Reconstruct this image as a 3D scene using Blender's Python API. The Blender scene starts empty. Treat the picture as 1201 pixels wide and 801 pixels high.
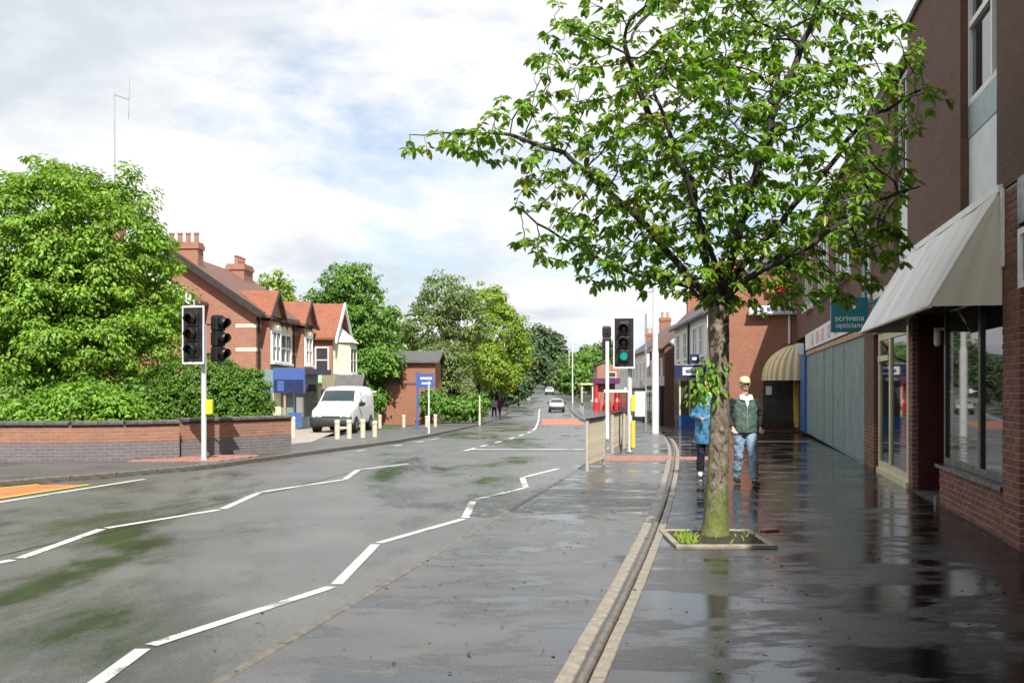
import bpy, bmesh, math, random
import numpy as np
from mathutils import Vector, Matrix
random.seed(7); np.random.seed(7)
R = math.radians
scn = bpy.context.scene
COL = scn.collection

# ------------------------------------------------------------------ camera
EYE = 1.65
cam_d = bpy.data.cameras.new('camera'); cam = bpy.data.objects.new('camera', cam_d); COL.objects.link(cam)
cam.location = (0, 0, EYE); cam.rotation_euler = (R(90), 0, 0)
cam_d.sensor_width = 36; cam_d.lens = 35.07; cam_d.shift_y = 0.0429
cam_d.clip_start = 0.05; cam_d.clip_end = 6000
scn.camera = cam

# ------------------------------------------------------------------ sun and sky
SUN_AZ, SUN_EL = 169.0, 48.0
sd = Vector((math.sin(R(SUN_AZ))*math.cos(R(SUN_EL)), math.cos(R(SUN_AZ))*math.cos(R(SUN_EL)), math.sin(R(SUN_EL))))
sun_d = bpy.data.lights.new('sun', 'SUN'); sun_d.energy = 5.0; sun_d.angle = R(0.6); sun_d.color = (1, .955, .88)
sun = bpy.data.objects.new('sun', sun_d); COL.objects.link(sun); sun.location = (10, -20, 40)
sun.rotation_euler = sd.to_track_quat('Z', 'Y').to_euler()

world = bpy.data.worlds.new('World'); scn.world = world; world.use_nodes = True
wn, wl = world.node_tree.nodes, world.node_tree.links
wn.clear()
def N(nodes, t, **kw):
    n = nodes.new(t)
    for k, v in kw.items():
        if k in n.inputs: n.inputs[k].default_value = v
        else: setattr(n, k, v)
    return n
sky = N(wn, 'ShaderNodeTexSky', sky_type='NISHITA', sun_disc=False, sun_elevation=R(SUN_EL), sun_rotation=R(SUN_AZ))
bg_sky = N(wn, 'ShaderNodeBackground', Strength=0.11)
wl.new(sky.outputs[0], bg_sky.inputs[0])
tc = N(wn, 'ShaderNodeTexCoord')
sep = N(wn, 'ShaderNodeSeparateXYZ'); wl.new(tc.outputs['Generated'], sep.inputs[0])
zc = N(wn, 'ShaderNodeMath', operation='MAXIMUM'); zc.inputs[1].default_value = 0.0; wl.new(sep.outputs[2], zc.inputs[0])
za = N(wn, 'ShaderNodeMath', operation='ADD'); za.inputs[1].default_value = 0.22; wl.new(zc.outputs[0], za.inputs[0])
dx = N(wn, 'ShaderNodeMath', operation='DIVIDE'); wl.new(sep.outputs[0], dx.inputs[0]); wl.new(za.outputs[0], dx.inputs[1])
dy = N(wn, 'ShaderNodeMath', operation='DIVIDE'); wl.new(sep.outputs[1], dy.inputs[0]); wl.new(za.outputs[0], dy.inputs[1])
cv = N(wn, 'ShaderNodeCombineXYZ'); wl.new(dx.outputs[0], cv.inputs[0]); wl.new(dy.outputs[0], cv.inputs[1])
def wnoise(scale, detail, rough, off, dist=0.0):
    mp = N(wn, 'ShaderNodeMapping'); mp.inputs['Location'].default_value = off; wl.new(cv.outputs[0], mp.inputs[0])
    n = N(wn, 'ShaderNodeTexNoise', Scale=scale, Detail=detail, Roughness=rough, Distortion=dist); wl.new(mp.outputs[0], n.inputs['Vector'])
    return n
def wramp(src, stops):
    r = N(wn, 'ShaderNodeValToRGB'); wl.new(src, r.inputs[0]); e = r.color_ramp.elements
    e[0].position, e[0].color = stops[0]; e[1].position, e[1].color = stops[-1]
    for p, c in stops[1:-1]:
        x = e.new(p); x.color = c
    return r
shade_n = wnoise(1.15, 9, .58, (3.1, 1.7, 0), .12)
shade = wramp(shade_n.outputs['Fac'], [(.39, (.68, .735, .80, 1)), (.465, (.86, .89, .925, 1)), (.53, (1.0, 1.0, 1.0, 1))])
bg_cl = N(wn, 'ShaderNodeBackground', Strength=0.70); wl.new(shade.outputs[0], bg_cl.inputs[0])
cover_n = wnoise(0.8, 9, .6, (7.3, 4.4, 2.0), .15)
cover = wramp(cover_n.outputs['Fac'], [(.31, (0, 0, 0, 1)), (.43, (1, 1, 1, 1))])
mixw = N(wn, 'ShaderNodeMixShader'); wl.new(cover.outputs[0], mixw.inputs[0])
wl.new(bg_sky.outputs[0], mixw.inputs[1]); wl.new(bg_cl.outputs[0], mixw.inputs[2])
wout = N(wn, 'ShaderNodeOutputWorld'); wl.new(mixw.outputs[0], wout.inputs[0])

scn.view_settings.view_transform = 'Standard'; scn.view_settings.look = 'None'
scn.view_settings.exposure = 0.6; scn.view_settings.gamma = 1.0; scn.view_settings.use_curve_mapping = False
scn.render.engine = 'CYCLES'
scn.cycles.use_denoising = True
scn.cycles.max_bounces = 8; scn.cycles.transparent_max_bounces = 12
scn.cycles.caustics_reflective = False; scn.cycles.caustics_refractive = False

# ------------------------------------------------------------------ materials
MATS = {}
def newmat(name):
    m = bpy.data.materials.new(name); m.use_nodes = True; m.node_tree.nodes.clear(); MATS[name] = m
    n = m.node_tree.nodes; out = n.new('ShaderNodeOutputMaterial'); b = n.new('ShaderNodeBsdfPrincipled')
    m.node_tree.links.new(b.outputs[0], out.inputs[0])
    return m, n, m.node_tree.links, b, out
def c4(c): return (c[0], c[1], c[2], 1)
def mixc(n, l, fac, a, b, mode='MIX'):
    x = n.new('ShaderNodeMix'); x.data_type = 'RGBA'; x.blend_type = mode
    for idx, v in ((0, fac), (6, a), (7, b)):
        if hasattr(v, 'is_linked') or hasattr(v, 'links'): l.new(v, x.inputs[idx])
        elif idx == 0: x.inputs[0].default_value = v
        else: x.inputs[idx].default_value = c4(v)
    return x.outputs[2]
def vec(n, l, kind='Object', scale=(1, 1, 1), rot=0.0):
    t = n.new('ShaderNodeTexCoord'); mp = n.new('ShaderNodeMapping')
    mp.inputs['Scale'].default_value = scale; mp.inputs['Rotation'].default_value = (0, 0, rot)
    l.new(t.outputs[kind], mp.inputs[0]); return mp.outputs[0]
def noise(n, l, v, scale, detail=4, rough=.55, dist=0):
    t = n.new('ShaderNodeTexNoise'); t.inputs['Scale'].default_value = scale; t.inputs['Detail'].default_value = detail
    t.inputs['Roughness'].default_value = rough; t.inputs['Distortion'].default_value = dist; l.new(v, t.inputs['Vector']); return t.outputs['Fac']
def ramp(n, l, src, p0, p1, a=0.0, b=1.0):
    r = n.new('ShaderNodeMapRange'); r.interpolation_type = 'SMOOTHSTEP'
    r.inputs[1].default_value = p0; r.inputs[2].default_value = p1; r.inputs[3].default_value = a; r.inputs[4].default_value = b
    l.new(src, r.inputs[0]); return r.outputs[0]
def bump(n, l, b, h, strength, dist=.02):
    x = n.new('ShaderNodeBump'); x.inputs['Strength'].default_value = strength; x.inputs['Distance'].default_value = dist
    l.new(h, x.inputs['Height']); l.new(x.outputs[0], b.inputs['Normal']); return x
def simple(name, col, rough=.5, metal=0.0, var=.12, scale=3.0, bmp=0.0, bscale=40, spec=.5, coat=0.0, dirt=None, vs=(1, 1, 1)):
    m, n, l, b, o = newmat(name)
    v = vec(n, l, 'Object', vs)
    f = noise(n, l, v, scale, 5)
    c = mixc(n, l, ramp(n, l, f, .3, .7), tuple(x*(1-var) for x in col), tuple(min(1, x*(1+var)) for x in col))
    if dirt:
        f2 = noise(n, l, v, scale*.6+1, 6, .65)
        c = mixc(n, l, ramp(n, l, f2, .52, .72, 0, .75), c, dirt)
    l.new(c, b.inputs['Base Color'])
    b.inputs['Roughness'].default_value = rough; b.inputs['Metallic'].default_value = metal
    b.inputs['Specular IOR Level'].default_value = spec; b.inputs['Coat Weight'].default_value = coat
    r = noise(n, l, v, scale*2.3+1, 3); l.new(ramp(n, l, r, .3, .7, max(.02, rough*.8), min(1, rough*1.2)), b.inputs['Roughness'])
    if bmp: bump(n, l, b, noise(n, l, v, bscale, 4), bmp, .01)
    return m
def brickmat(name, c1, c2, mortar, bw=.225, rh=.075, ms=.010, rough=.85, stain=.35, grey=(.10, .08, .07)):
    m, n, l, b, o = newmat(name)
    t = n.new('ShaderNodeTexCoord'); bt = n.new('ShaderNodeTexBrick')
    l.new(t.outputs['UV'], bt.inputs['Vector'])
    bt.inputs['Color1'].default_value = c4(c1); bt.inputs['Color2'].default_value = c4(c2); bt.inputs['Mortar'].default_value = c4(mortar)
    bt.inputs['Scale'].default_value = 1; bt.inputs['Mortar Size'].default_value = ms; bt.inputs['Mortar Smooth'].default_value = .3
    bt.inputs['Bias'].default_value = 0; bt.inputs['Brick Width'].default_value = bw; bt.inputs['Row Height'].default_value = rh
    v = vec(n, l)
    f = noise(n, l, v, .9, 6, .65); g = noise(n, l, v, 14, 3)
    c = mixc(n, l, ramp(n, l, f, .42, .75, 0, stain), bt.outputs['Color'], grey)
    c = mixc(n, l, ramp(n, l, g, .3, .7, 0, .35), c, tuple(x*.6 for x in c1))
    l.new(c, b.inputs['Base Color']); b.inputs['Roughness'].default_value = rough
    inv = n.new('ShaderNodeMath'); inv.operation = 'SUBTRACT'; inv.inputs[0].default_value = 1; l.new(bt.outputs['Fac'], inv.inputs[1])
    bump(n, l, b, inv.outputs[0], .6, .008)
    return m
def tilemat(name, c1, c2, bw=.17, rh=.11):
    m = brickmat(name, c1, c2, tuple(x*.35 for x in c1), bw, rh, .012, .75, .5, (.07, .06, .05)); return m

def asphalt(name, c_dry, c_wet, w0, w1, r_dry, r_wet, pscale, rot, stretch, tint=None, across=1.0):
    """wet tarmac: shallow water film where the mask is high"""
    m, n, l, b, o = newmat(name)
    v0 = vec(n, l, 'Object'); vs = vec(n, l, 'Object', (1, stretch, 1), rot)
    f = noise(n, l, vs, pscale, 6, .58, .6)
    f2 = noise(n, l, vs, pscale*4.2, 5, .6)
    add = n.new('ShaderNodeMath'); add.operation = 'MULTIPLY_ADD'; add.inputs[1].default_value = .35; l.new(f2, add.inputs[0]); l.new(f, add.inputs[2])
    gr = n.new('ShaderNodeMath'); gr.operation = 'MULTIPLY_ADD'; gr.inputs[1].default_value = .22; l.new(noise(n, l, v0, 45, 4, .75), gr.inputs[0]); l.new(add.outputs[0], gr.inputs[2])
    wet = ramp(n, l, gr.outputs[0], w0+.10, w1+.10)
    g = noise(n, l, v0, 95, 3, .7); g2 = noise(n, l, v0, .7, 5)
    c = mixc(n, l, ramp(n, l, g2, .35, .65), tuple(x*.8 for x in c_dry), tuple(x*1.2 for x in c_dry))
    c = mixc(n, l, ramp(n, l, g, .40, .72, 0, .75), c, tuple(min(1, x*2.4) for x in c_dry))
    c = mixc(n, l, ramp(n, l, noise(n, l, v0, 120, 2, .6), .52, .68, 0, .6), c, tuple(x*.4 for x in c_dry))
    if tint:
        f3 = noise(n, l, vs, pscale*1.7, 5, .6)
        c = mixc(n, l, ramp(n, l, f3, .55, .66, 0, tint[1]), c, tint[0])
    c = mixc(n, l, wet, c, c_wet)
    l.new(c, b.inputs['Base Color'])
    mr = n.new('ShaderNodeMix'); mr.data_type = 'FLOAT'; l.new(wet, mr.inputs[0]); mr.inputs[2].default_value = r_dry; mr.inputs[3].default_value = r_wet
    l.new(mr.outputs[0], b.inputs['Roughness'])
    b.inputs['Specular IOR Level'].default_value = .5
    hb = n.new('ShaderNodeMath'); hb.operation = 'MULTIPLY'
    inv = ramp(n, l, wet, 0, 1, 1, .12); l.new(inv, hb.inputs[0]); l.new(noise(n, l, v0, 60, 4, .7), hb.inputs[1])
    lo = noise(n, l, vec(n, l, 'Object', (1, across, 1)), 5.5/across**.6, 4, .6)
    sm = n.new('ShaderNodeMath'); sm.operation = 'MULTIPLY_ADD'; sm.inputs[1].default_value = .42; l.new(lo, sm.inputs[0]); l.new(hb.outputs[0], sm.inputs[2])
    bump(n, l, b, sm.outputs[0], .42, .010)
    return m

def leafmat(name, col, trans=.35, gloss=.35):
    m, n, l, b, o = newmat(name)
    a = n.new('ShaderNodeAttribute'); a.attribute_name = 'tint'
    c = mixc(n, l, 1.0, col, a.outputs['Color'], 'MULTIPLY')
    l.new(c, b.inputs['Base Color']); b.inputs['Roughness'].default_value = gloss; b.inputs['Specular IOR Level'].default_value = .35
    t = n.new('ShaderNodeBsdfTranslucent')
    c2 = mixc(n, l, 1.0, c, (1.25, 1.35, .55), 'MULTIPLY'); l.new(c2, t.inputs[0])
    mx = n.new('ShaderNodeMixShader'); mx.inputs[0].default_value = trans
    l.new(b.outputs[0], mx.inputs[1]); l.new(t.outputs[0], mx.inputs[2]); l.new(mx.outputs[0], o.inputs[0])
    return m
def barkmat(name, c1, c2, moss=None):
    m, n, l, b, o = newmat(name)
    v = vec(n, l, 'Object', (1, 1, .35)); f = noise(n, l, v, 26, 5, .7); f2 = noise(n, l, v, 6, 6, .65)
    c = mixc(n, l, ramp(n, l, f, .35, .65), c1, c2)
    if moss:
        v3 = vec(n, l, 'Object', (1, 1, .8)); sc = noise(n, l, v3, 9, 4, .6, .8)
        c = mixc(n, l, ramp(n, l, sc, .51, .60, 0, .9), c, (.022, .016, .012))
        c = mixc(n, l, ramp(n, l, noise(n, l, v3, 15, 5, .7), .50, .64, 0, .8), c, (.30, .28, .21))
        sp = n.new('ShaderNodeSeparateXYZ'); t = n.new('ShaderNodeTexCoord'); l.new(t.outputs['Object'], sp.inputs[0])
        h = ramp(n, l, sp.outputs[2], .1, 1.6, .42, .0)
        sb = n.new('ShaderNodeMath'); sb.operation = 'ADD'; l.new(f2, sb.inputs[0]); l.new(h, sb.inputs[1])
        c = mixc(n, l, ramp(n, l, sb.outputs[0], .66, .92, 0, .85), c, moss)
    l.new(c, b.inputs['Base Color']); b.inputs['Roughness'].default_value = .8
    bump(n, l, b, f, 1.0, .03)
    return m
def glassmat(name, col, rough=.03, alpha=.35):
    """window pane: partly see-through, reflecting the street"""
    m, n, l, b, o = newmat(name)
    b.inputs['Base Color'].default_value = c4(col); b.inputs['Roughness'].default_value = rough
    b.inputs['IOR'].default_value = 1.85
    t = n.new('ShaderNodeBsdfTransparent'); mx = n.new('ShaderNodeMixShader'); mx.inputs[0].default_value = alpha
    l.new(b.outputs[0], mx.inputs[1]); l.new(t.outputs[0], mx.inputs[2]); l.new(mx.outputs[0], o.inputs[0])
    return m
def emit(name, col, s):
    m, n, l, b, o = newmat(name)
    b.inputs['Base Color'].default_value = c4(tuple(x*.3 for x in col)); b.inputs['Roughness'].default_value = .2
    b.inputs['Emission Color'].default_value = c4(col); b.inputs['Emission Strength'].default_value = s; return m

A = R(11.9); SA, CA = math.sin(A), math.cos(A)       # heading of the near stretch of street, right of the camera's axis
M = {}
M['road'] = asphalt('road_tarmac', (.088, .088, .086), (.034, .036, .034), .63, .85, .37, .11, .42, A, .42, ((.050, .062, .030), .45))  # green tint patches: the trees' reflection painted into the tarmac colour
M['footway'] = asphalt('footway_tarmac', (.082, .081, .082), (.026, .027, .031), .62, .80, .42, .11, .62, 0, 2.0, None, 1.8)
M['forecourt'] = asphalt('forecourt_tarmac', (.026, .025, .026), (.008, .008, .009), .50, .74, .30, .06, .75, 0, 2.0, None, 1.9)
M['leftpath'] = asphalt('left_footway_tarmac', (.075, .072, .070), (.035, .034, .034), .66, .90, .45, .14, .5, 0, 1.0)
M['earth'] = simple('grassy_earth', (.055, .075, .025), .9, var=.4, scale=.5, bmp=.5, bscale=8)
M['slabs'] = brickmat('pale_forecourt_paving', (.42, .37, .31), (.34, .30, .26), (.20, .18, .15), .6, .45, .012, .6, .35, (.2, .18, .16))
M['kerb'] = simple('concrete_kerb', (.125, .112, .092), .5, var=.3, scale=6, bmp=.25, dirt=(.055, .05, .044))
M['edging'] = simple('concrete_edging', (.24, .205, .155), .42, var=.28, scale=7, bmp=.3, dirt=(.08, .075, .06))
M['slot'] = simple('silted_drain', (.02, .018, .014), .3, var=.4, scale=9)
def paintmat(name, col, under):
    m, n, l, b, o = newmat(name); v = vec(n, l)
    c = mixc(n, l, ramp(n, l, noise(n, l, v, 3.5, 5), .3, .7), tuple(x*.86 for x in col), col)
    w = n.new('ShaderNodeMath'); w.operation = 'MULTIPLY_ADD'; w.inputs[1].default_value = .6; l.new(noise(n, l, v, 70, 4, .75), w.inputs[0]); l.new(noise(n, l, v, 2.2, 5, .6), w.inputs[2])
    c = mixc(n, l, ramp(n, l, w.outputs[0], .86, .98, 0, .85), c, under); l.new(c, b.inputs['Base Color'])
    b.inputs['Roughness'].default_value = .45; bump(n, l, b, noise(n, l, v, 90, 3), .3, .004); return m
M['paint'] = paintmat('road_paint_white', (.58, .58, .55), (.09, .09, .088))
M['yellow'] = simple('road_paint_yellow', (.72, .46, .05), .5, var=.1, scale=9, dirt=(.35, .25, .08))
M['redskid'] = simple('red_antiskid', (.42, .15, .09), .6, var=.2, scale=4, dirt=(.22, .12, .09))
M['orange'] = simple('orange_bay_surface', (.46, .16, .05), .6, var=.2, scale=3, dirt=(.25, .13, .07))
M['tactile'] = simple('red_tactile_paving', (.29, .135, .105), .45, var=.3, scale=4, dirt=(.13, .09, .08))
M['brick_near'] = simple('dark_red_brick', (.17, .062, .045), .75, var=.45, scale=5.0, bmp=.4, bscale=60, dirt=(.07, .035, .03))
M['brick_near_b'] = simple('brown_red_brick', (.125, .050, .038), .75, var=.4, scale=6.0, bmp=.4, bscale=60, dirt=(.06, .032, .028))
M['brick_near_c'] = simple('orange_red_brick_near', (.21, .080, .052), .75, var=.35, scale=5.0, bmp=.4, bscale=60, dirt=(.10, .045, .035))
M['mortar'] = simple('mortar', (.30, .26, .22), .9, var=.2, scale=20, bmp=.4)
M['brick_dark'] = brickmat('brown_brick', (.165, .076, .050), (.120, .055, .040), (.120, .078, .060), stain=.55, grey=(.080, .048, .036))
M['brick_red'] = brickmat('red_brick', (.39, .160, .098), (.31, .125, .080), (.33, .26, .21), stain=.3, grey=(.22, .12, .09))
M['brick_wall'] = brickmat('worn_wall_brick', (.36, .155, .092), (.27, .115, .075), (.28, .22, .18), stain=.5, grey=(.15, .09, .07))
M['brick_flank'] = brickmat('orange_red_brick', (.36, .135, .075), (.28, .105, .062), (.27, .2, .15), stain=.3, grey=(.18, .09, .06))
M['brick_blue'] = brickmat('blue_grey_brick', (.16, .145, .15), (.12, .11, .115), (.22, .2, .19), stain=.3, grey=(.09, .085, .085))
M['stone'] = simple('dark_coping_stone', (.085, .075, .07), .7, var=.35, scale=5, bmp=.4)
M['render'] = simple('white_render', (.80, .80, .77), .8, var=.06, scale=1.2, bmp=.15, dirt=(.52, .51, .48))
M['cream_stone'] = simple('cream_stone', (.66, .60, .47), .7, var=.12, scale=3, dirt=(.42, .38, .3))
M['white'] = simple('white_paint', (.78, .78, .76), .4, var=.04, scale=3, dirt=(.6, .6, .57))
M['white_panel'] = simple('white_cladding', (.70, .73, .73), .45, var=.05, scale=1.5, dirt=(.52, .55, .55))
M['grey_panel'] = simple('blue_grey_cladding', (.26, .32, .34), .4, var=.1, scale=1.5)
M['tile_red'] = tilemat('red_roof_tile', (.36, .12, .06), (.27, .095, .055))
M['tile_brown'] = tilemat('brown_roof_tile', (.23, .115, .085), (.17, .09, .07))
M['slate'] = tilemat('grey_slate', (.13, .125, .13), (.10, .10, .105), .25, .18)
M['black_wood'] = simple('dark_bargeboard', (.03, .025, .024), .5, var=.2)
M['black'] = simple('black_plastic', (.012, .012, .013), .45, var=.2)
M['black_gloss'] = simple('black_paint', (.015, .014, .014), .3, var=.2)
M['maroon'] = simple('dark_red_paint', (.065, .012, .014), .35, var=.2)
M['cream'] = simple('cream_paint', (.62, .57, .36), .45, var=.1, scale=2, dirt=(.45, .4, .25))
M['hoard'] = simple('grey_green_board', (.155, .235, .235), .55, var=.12, scale=1.1, bmp=.1, dirt=(.13, .16, .15))
M['tan'] = simple('tan_timber', (.40, .26, .15), .6, var=.2)
M['teal'] = simple('teal_sign', (.004, .16, .19), .35, var=.05)
M['blue'] = simple('blue_paint', (.02, .11, .34), .4, var=.1)
M['signblue'] = simple('blue_sign', (.06, .11, .31), .35, var=.05)
M['navy'] = simple('navy_paint', (.02, .03, .09), .35, var=.1)
M['yellow_paint'] = simple('yellow_board', (.75, .48, .04), .45, var=.06)
M['yellow_tag'] = simple('yellow_plastic', (.85, .78, .03), .4, var=.03)
M['galv'] = simple('galvanised_steel', (.42, .42, .40), .42, metal=.6, var=.12, scale=5)
M['polegrey'] = simple('pale_grey_pole', (.55, .56, .55), .45, var=.06, scale=4)
M['polewhite'] = simple('white_column', (.72, .74, .72), .4, var=.05, scale=2, dirt=(.5, .52, .5))
M['railwood'] = simple('sandy_grey_rail', (.40, .355, .27), .55, var=.15, scale=6)
M['bollard'] = simple('cream_bollard', (.58, .53, .41), .6, var=.12, scale=6, dirt=(.35, .31, .24))
M['red'] = simple('red_paint', (.50, .02, .03), .35, var=.1)
M['pink'] = simple('pink_sign', (.62, .42, .43), .5, var=.2)
def awnmat():
    m, n, l, b, o = newmat('soiled_white_canvas'); v = vec(n, l, 'Object', (.35, 6, .35)); v2 = vec(n, l, 'Object', (.8, 2.2, .8))
    c = mixc(n, l, ramp(n, l, noise(n, l, v, 1.1, 5), .35, .65), (.72, .70, .68), (.84, .82, .80))
    c = mixc(n, l, ramp(n, l, noise(n, l, v, 1.9, 4), .55, .66, 0, .7), c, (.46, .47, .53))
    c = mixc(n, l, ramp(n, l, noise(n, l, v2, 1.3, 5), .54, .68, 0, .55), c, (.66, .50, .50))
    c = mixc(n, l, ramp(n, l, noise(n, l, v2, 2.1, 6, .65), .58, .70, 0, .6), c, (.40, .44, .50))
    l.new(c, b.inputs['Base Color']); b.inputs['Roughness'].default_value = .7; return m
M['awn_front'] = awnmat()
M['awn_side'] = simple('cream_canvas', (.68, .63, .52), .75, var=.06, scale=1.5)
M['awn_stripe'] = simple('yellow_cream_canvas', (.72, .62, .38), .7, var=.06)
M['awn_stripe2'] = simple('tan_canvas', (.45, .34, .17), .7, var=.08)
M['glass'] = glassmat('shop_glass', (.012, .013, .014), .02, .25)
M['glass_up'] = glassmat('upper_window_glass', (.02, .025, .03), .05, .05)
M['glass_far'] = glassmat('far_window_glass', (.05, .055, .06), .08, .0)
M['curtain'] = simple('pale_blind', (.55, .60, .58), .8, var=.1)
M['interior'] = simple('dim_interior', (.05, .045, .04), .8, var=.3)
M['display'] = simple('display_stand', (.35, .33, .3), .6, var=.3)
M['soil'] = simple('soil', (.03, .022, .014), .9, var=.4, scale=9, bmp=.7)
M['bark'] = barkmat('cherry_bark', (.23, .19, .14), (.10, .08, .058), (.13, .165, .025))
M['bark_limb'] = barkmat('dark_limb_bark', (.055, .043, .036), (.022, .017, .014))
M['bark_far'] = barkmat('grey_bark', (.10, .085, .065), (.045, .038, .03))
M['cherry_leaf'] = leafmat('cherry_leaf', (.165, .290, .038), .45, .30)
M['sycamore_leaf'] = leafmat('broad_leaf', (.195, .335, .038), .36, .38)
M['hedge_leaf'] = leafmat('clipped_leaf', (.105, .215, .025), .32, .40)
M['shrub_leaf'] = leafmat('shrub_leaf', (.180, .340, .035), .36, .4)
M['lime_leaf'] = leafmat('lime_leaf', (.230, .330, .040), .35, .5)
M['mid_leaf'] = leafmat('mid_green_leaf', (.130, .260, .040), .32, .5)
M['grey_leaf'] = leafmat('pale_grey_leaf', (.170, .235, .075), .32, .5)
M['dark_leaf'] = leafmat('far_dark_leaf', (.085, .135, .060), .25, .6)
M['skin'] = simple('skin', (.50, .29, .21), .5, var=.08)
M['hair'] = simple('grey_hair', (.30, .28, .25), .7, var=.2)
M['hair_dark'] = simple('brown_hair', (.06, .04, .03), .6, var=.2)
M['denim'] = simple('pale_denim', (.20, .29, .38), .85, var=.2, scale=12, bmp=.3)
M['jacket_green'] = simple('green_jacket', (.055, .095, .075), .75, var=.2, scale=9, bmp=.3)
M['jacket_black'] = simple('black_cloth', (.012, .013, .013), .8, var=.2)
M['coat_blue'] = simple('blue_raincoat', (.045, .17, .30), .5, var=.25, scale=7, bmp=.3)
M['navy_cloth'] = simple('navy_cloth', (.015, .014, .03), .8, var=.2)
M['cap'] = simple('cream_cap', (.62, .52, .32), .7, var=.06)
M['shirt'] = simple('white_shirt', (.72, .72, .7), .7, var=.05)
M['shoe_white'] = simple('white_shoe', (.7, .7, .7), .5, var=.05)
M['purple_cloth'] = simple('purple_cloth', (.10, .02, .08), .8, var=.2)
M['grey_cloth'] = simple('pale_cloth', (.45, .45, .45), .8, var=.1)
M['carwhite'] = simple('white_car_paint', (.80, .81, .82), .22, var=.02, coat=.5)
M['carsilver'] = simple('silver_car_paint', (.52, .54, .55), .25, metal=.5, var=.03, coat=.5)
M['cardark'] = simple('dark_blue_car_paint', (.03, .04, .07), .25, var=.1, coat=.5)
M['bumper'] = simple('grey_black_bumper', (.028, .028, .03), .55, var=.1)
M['tyre'] = simple('rubber', (.014, .014, .014), .8, var=.2)
M['rim'] = simple('wheel_rim', (.40, .41, .42), .35, metal=.7, var=.1)
M['carglass'] = glassmat('car_glass', (.02, .035, .04), .03, .0)
M['lamp_glass'] = simple('headlamp_glass', (.62, .64, .66), .12, metal=.3, var=.05)
M['plate'] = simple('white_number_plate', (.75, .75, .72), .4, var=.02)
M['lens_red'] = simple('unlit_red_lens', (.10, .010, .008), .25, var=.1)
M['lens_amber'] = simple('unlit_amber_lens', (.16, .035, .012), .25, var=.1)
M['lens_green'] = simple('unlit_green_lens', (.02, .13, .105), .25, var=.1)
M['lens_green_lit'] = emit('lit_green_lens', (.02, .50, .38), .55)
M['redband'] = simple('worn_red_paving', (.13, .065, .055), .4, var=.3, scale=4)
M['hill'] = simple('wooded_hill', (.06, .085, .06), .95, var=.35, scale=.02)

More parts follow.
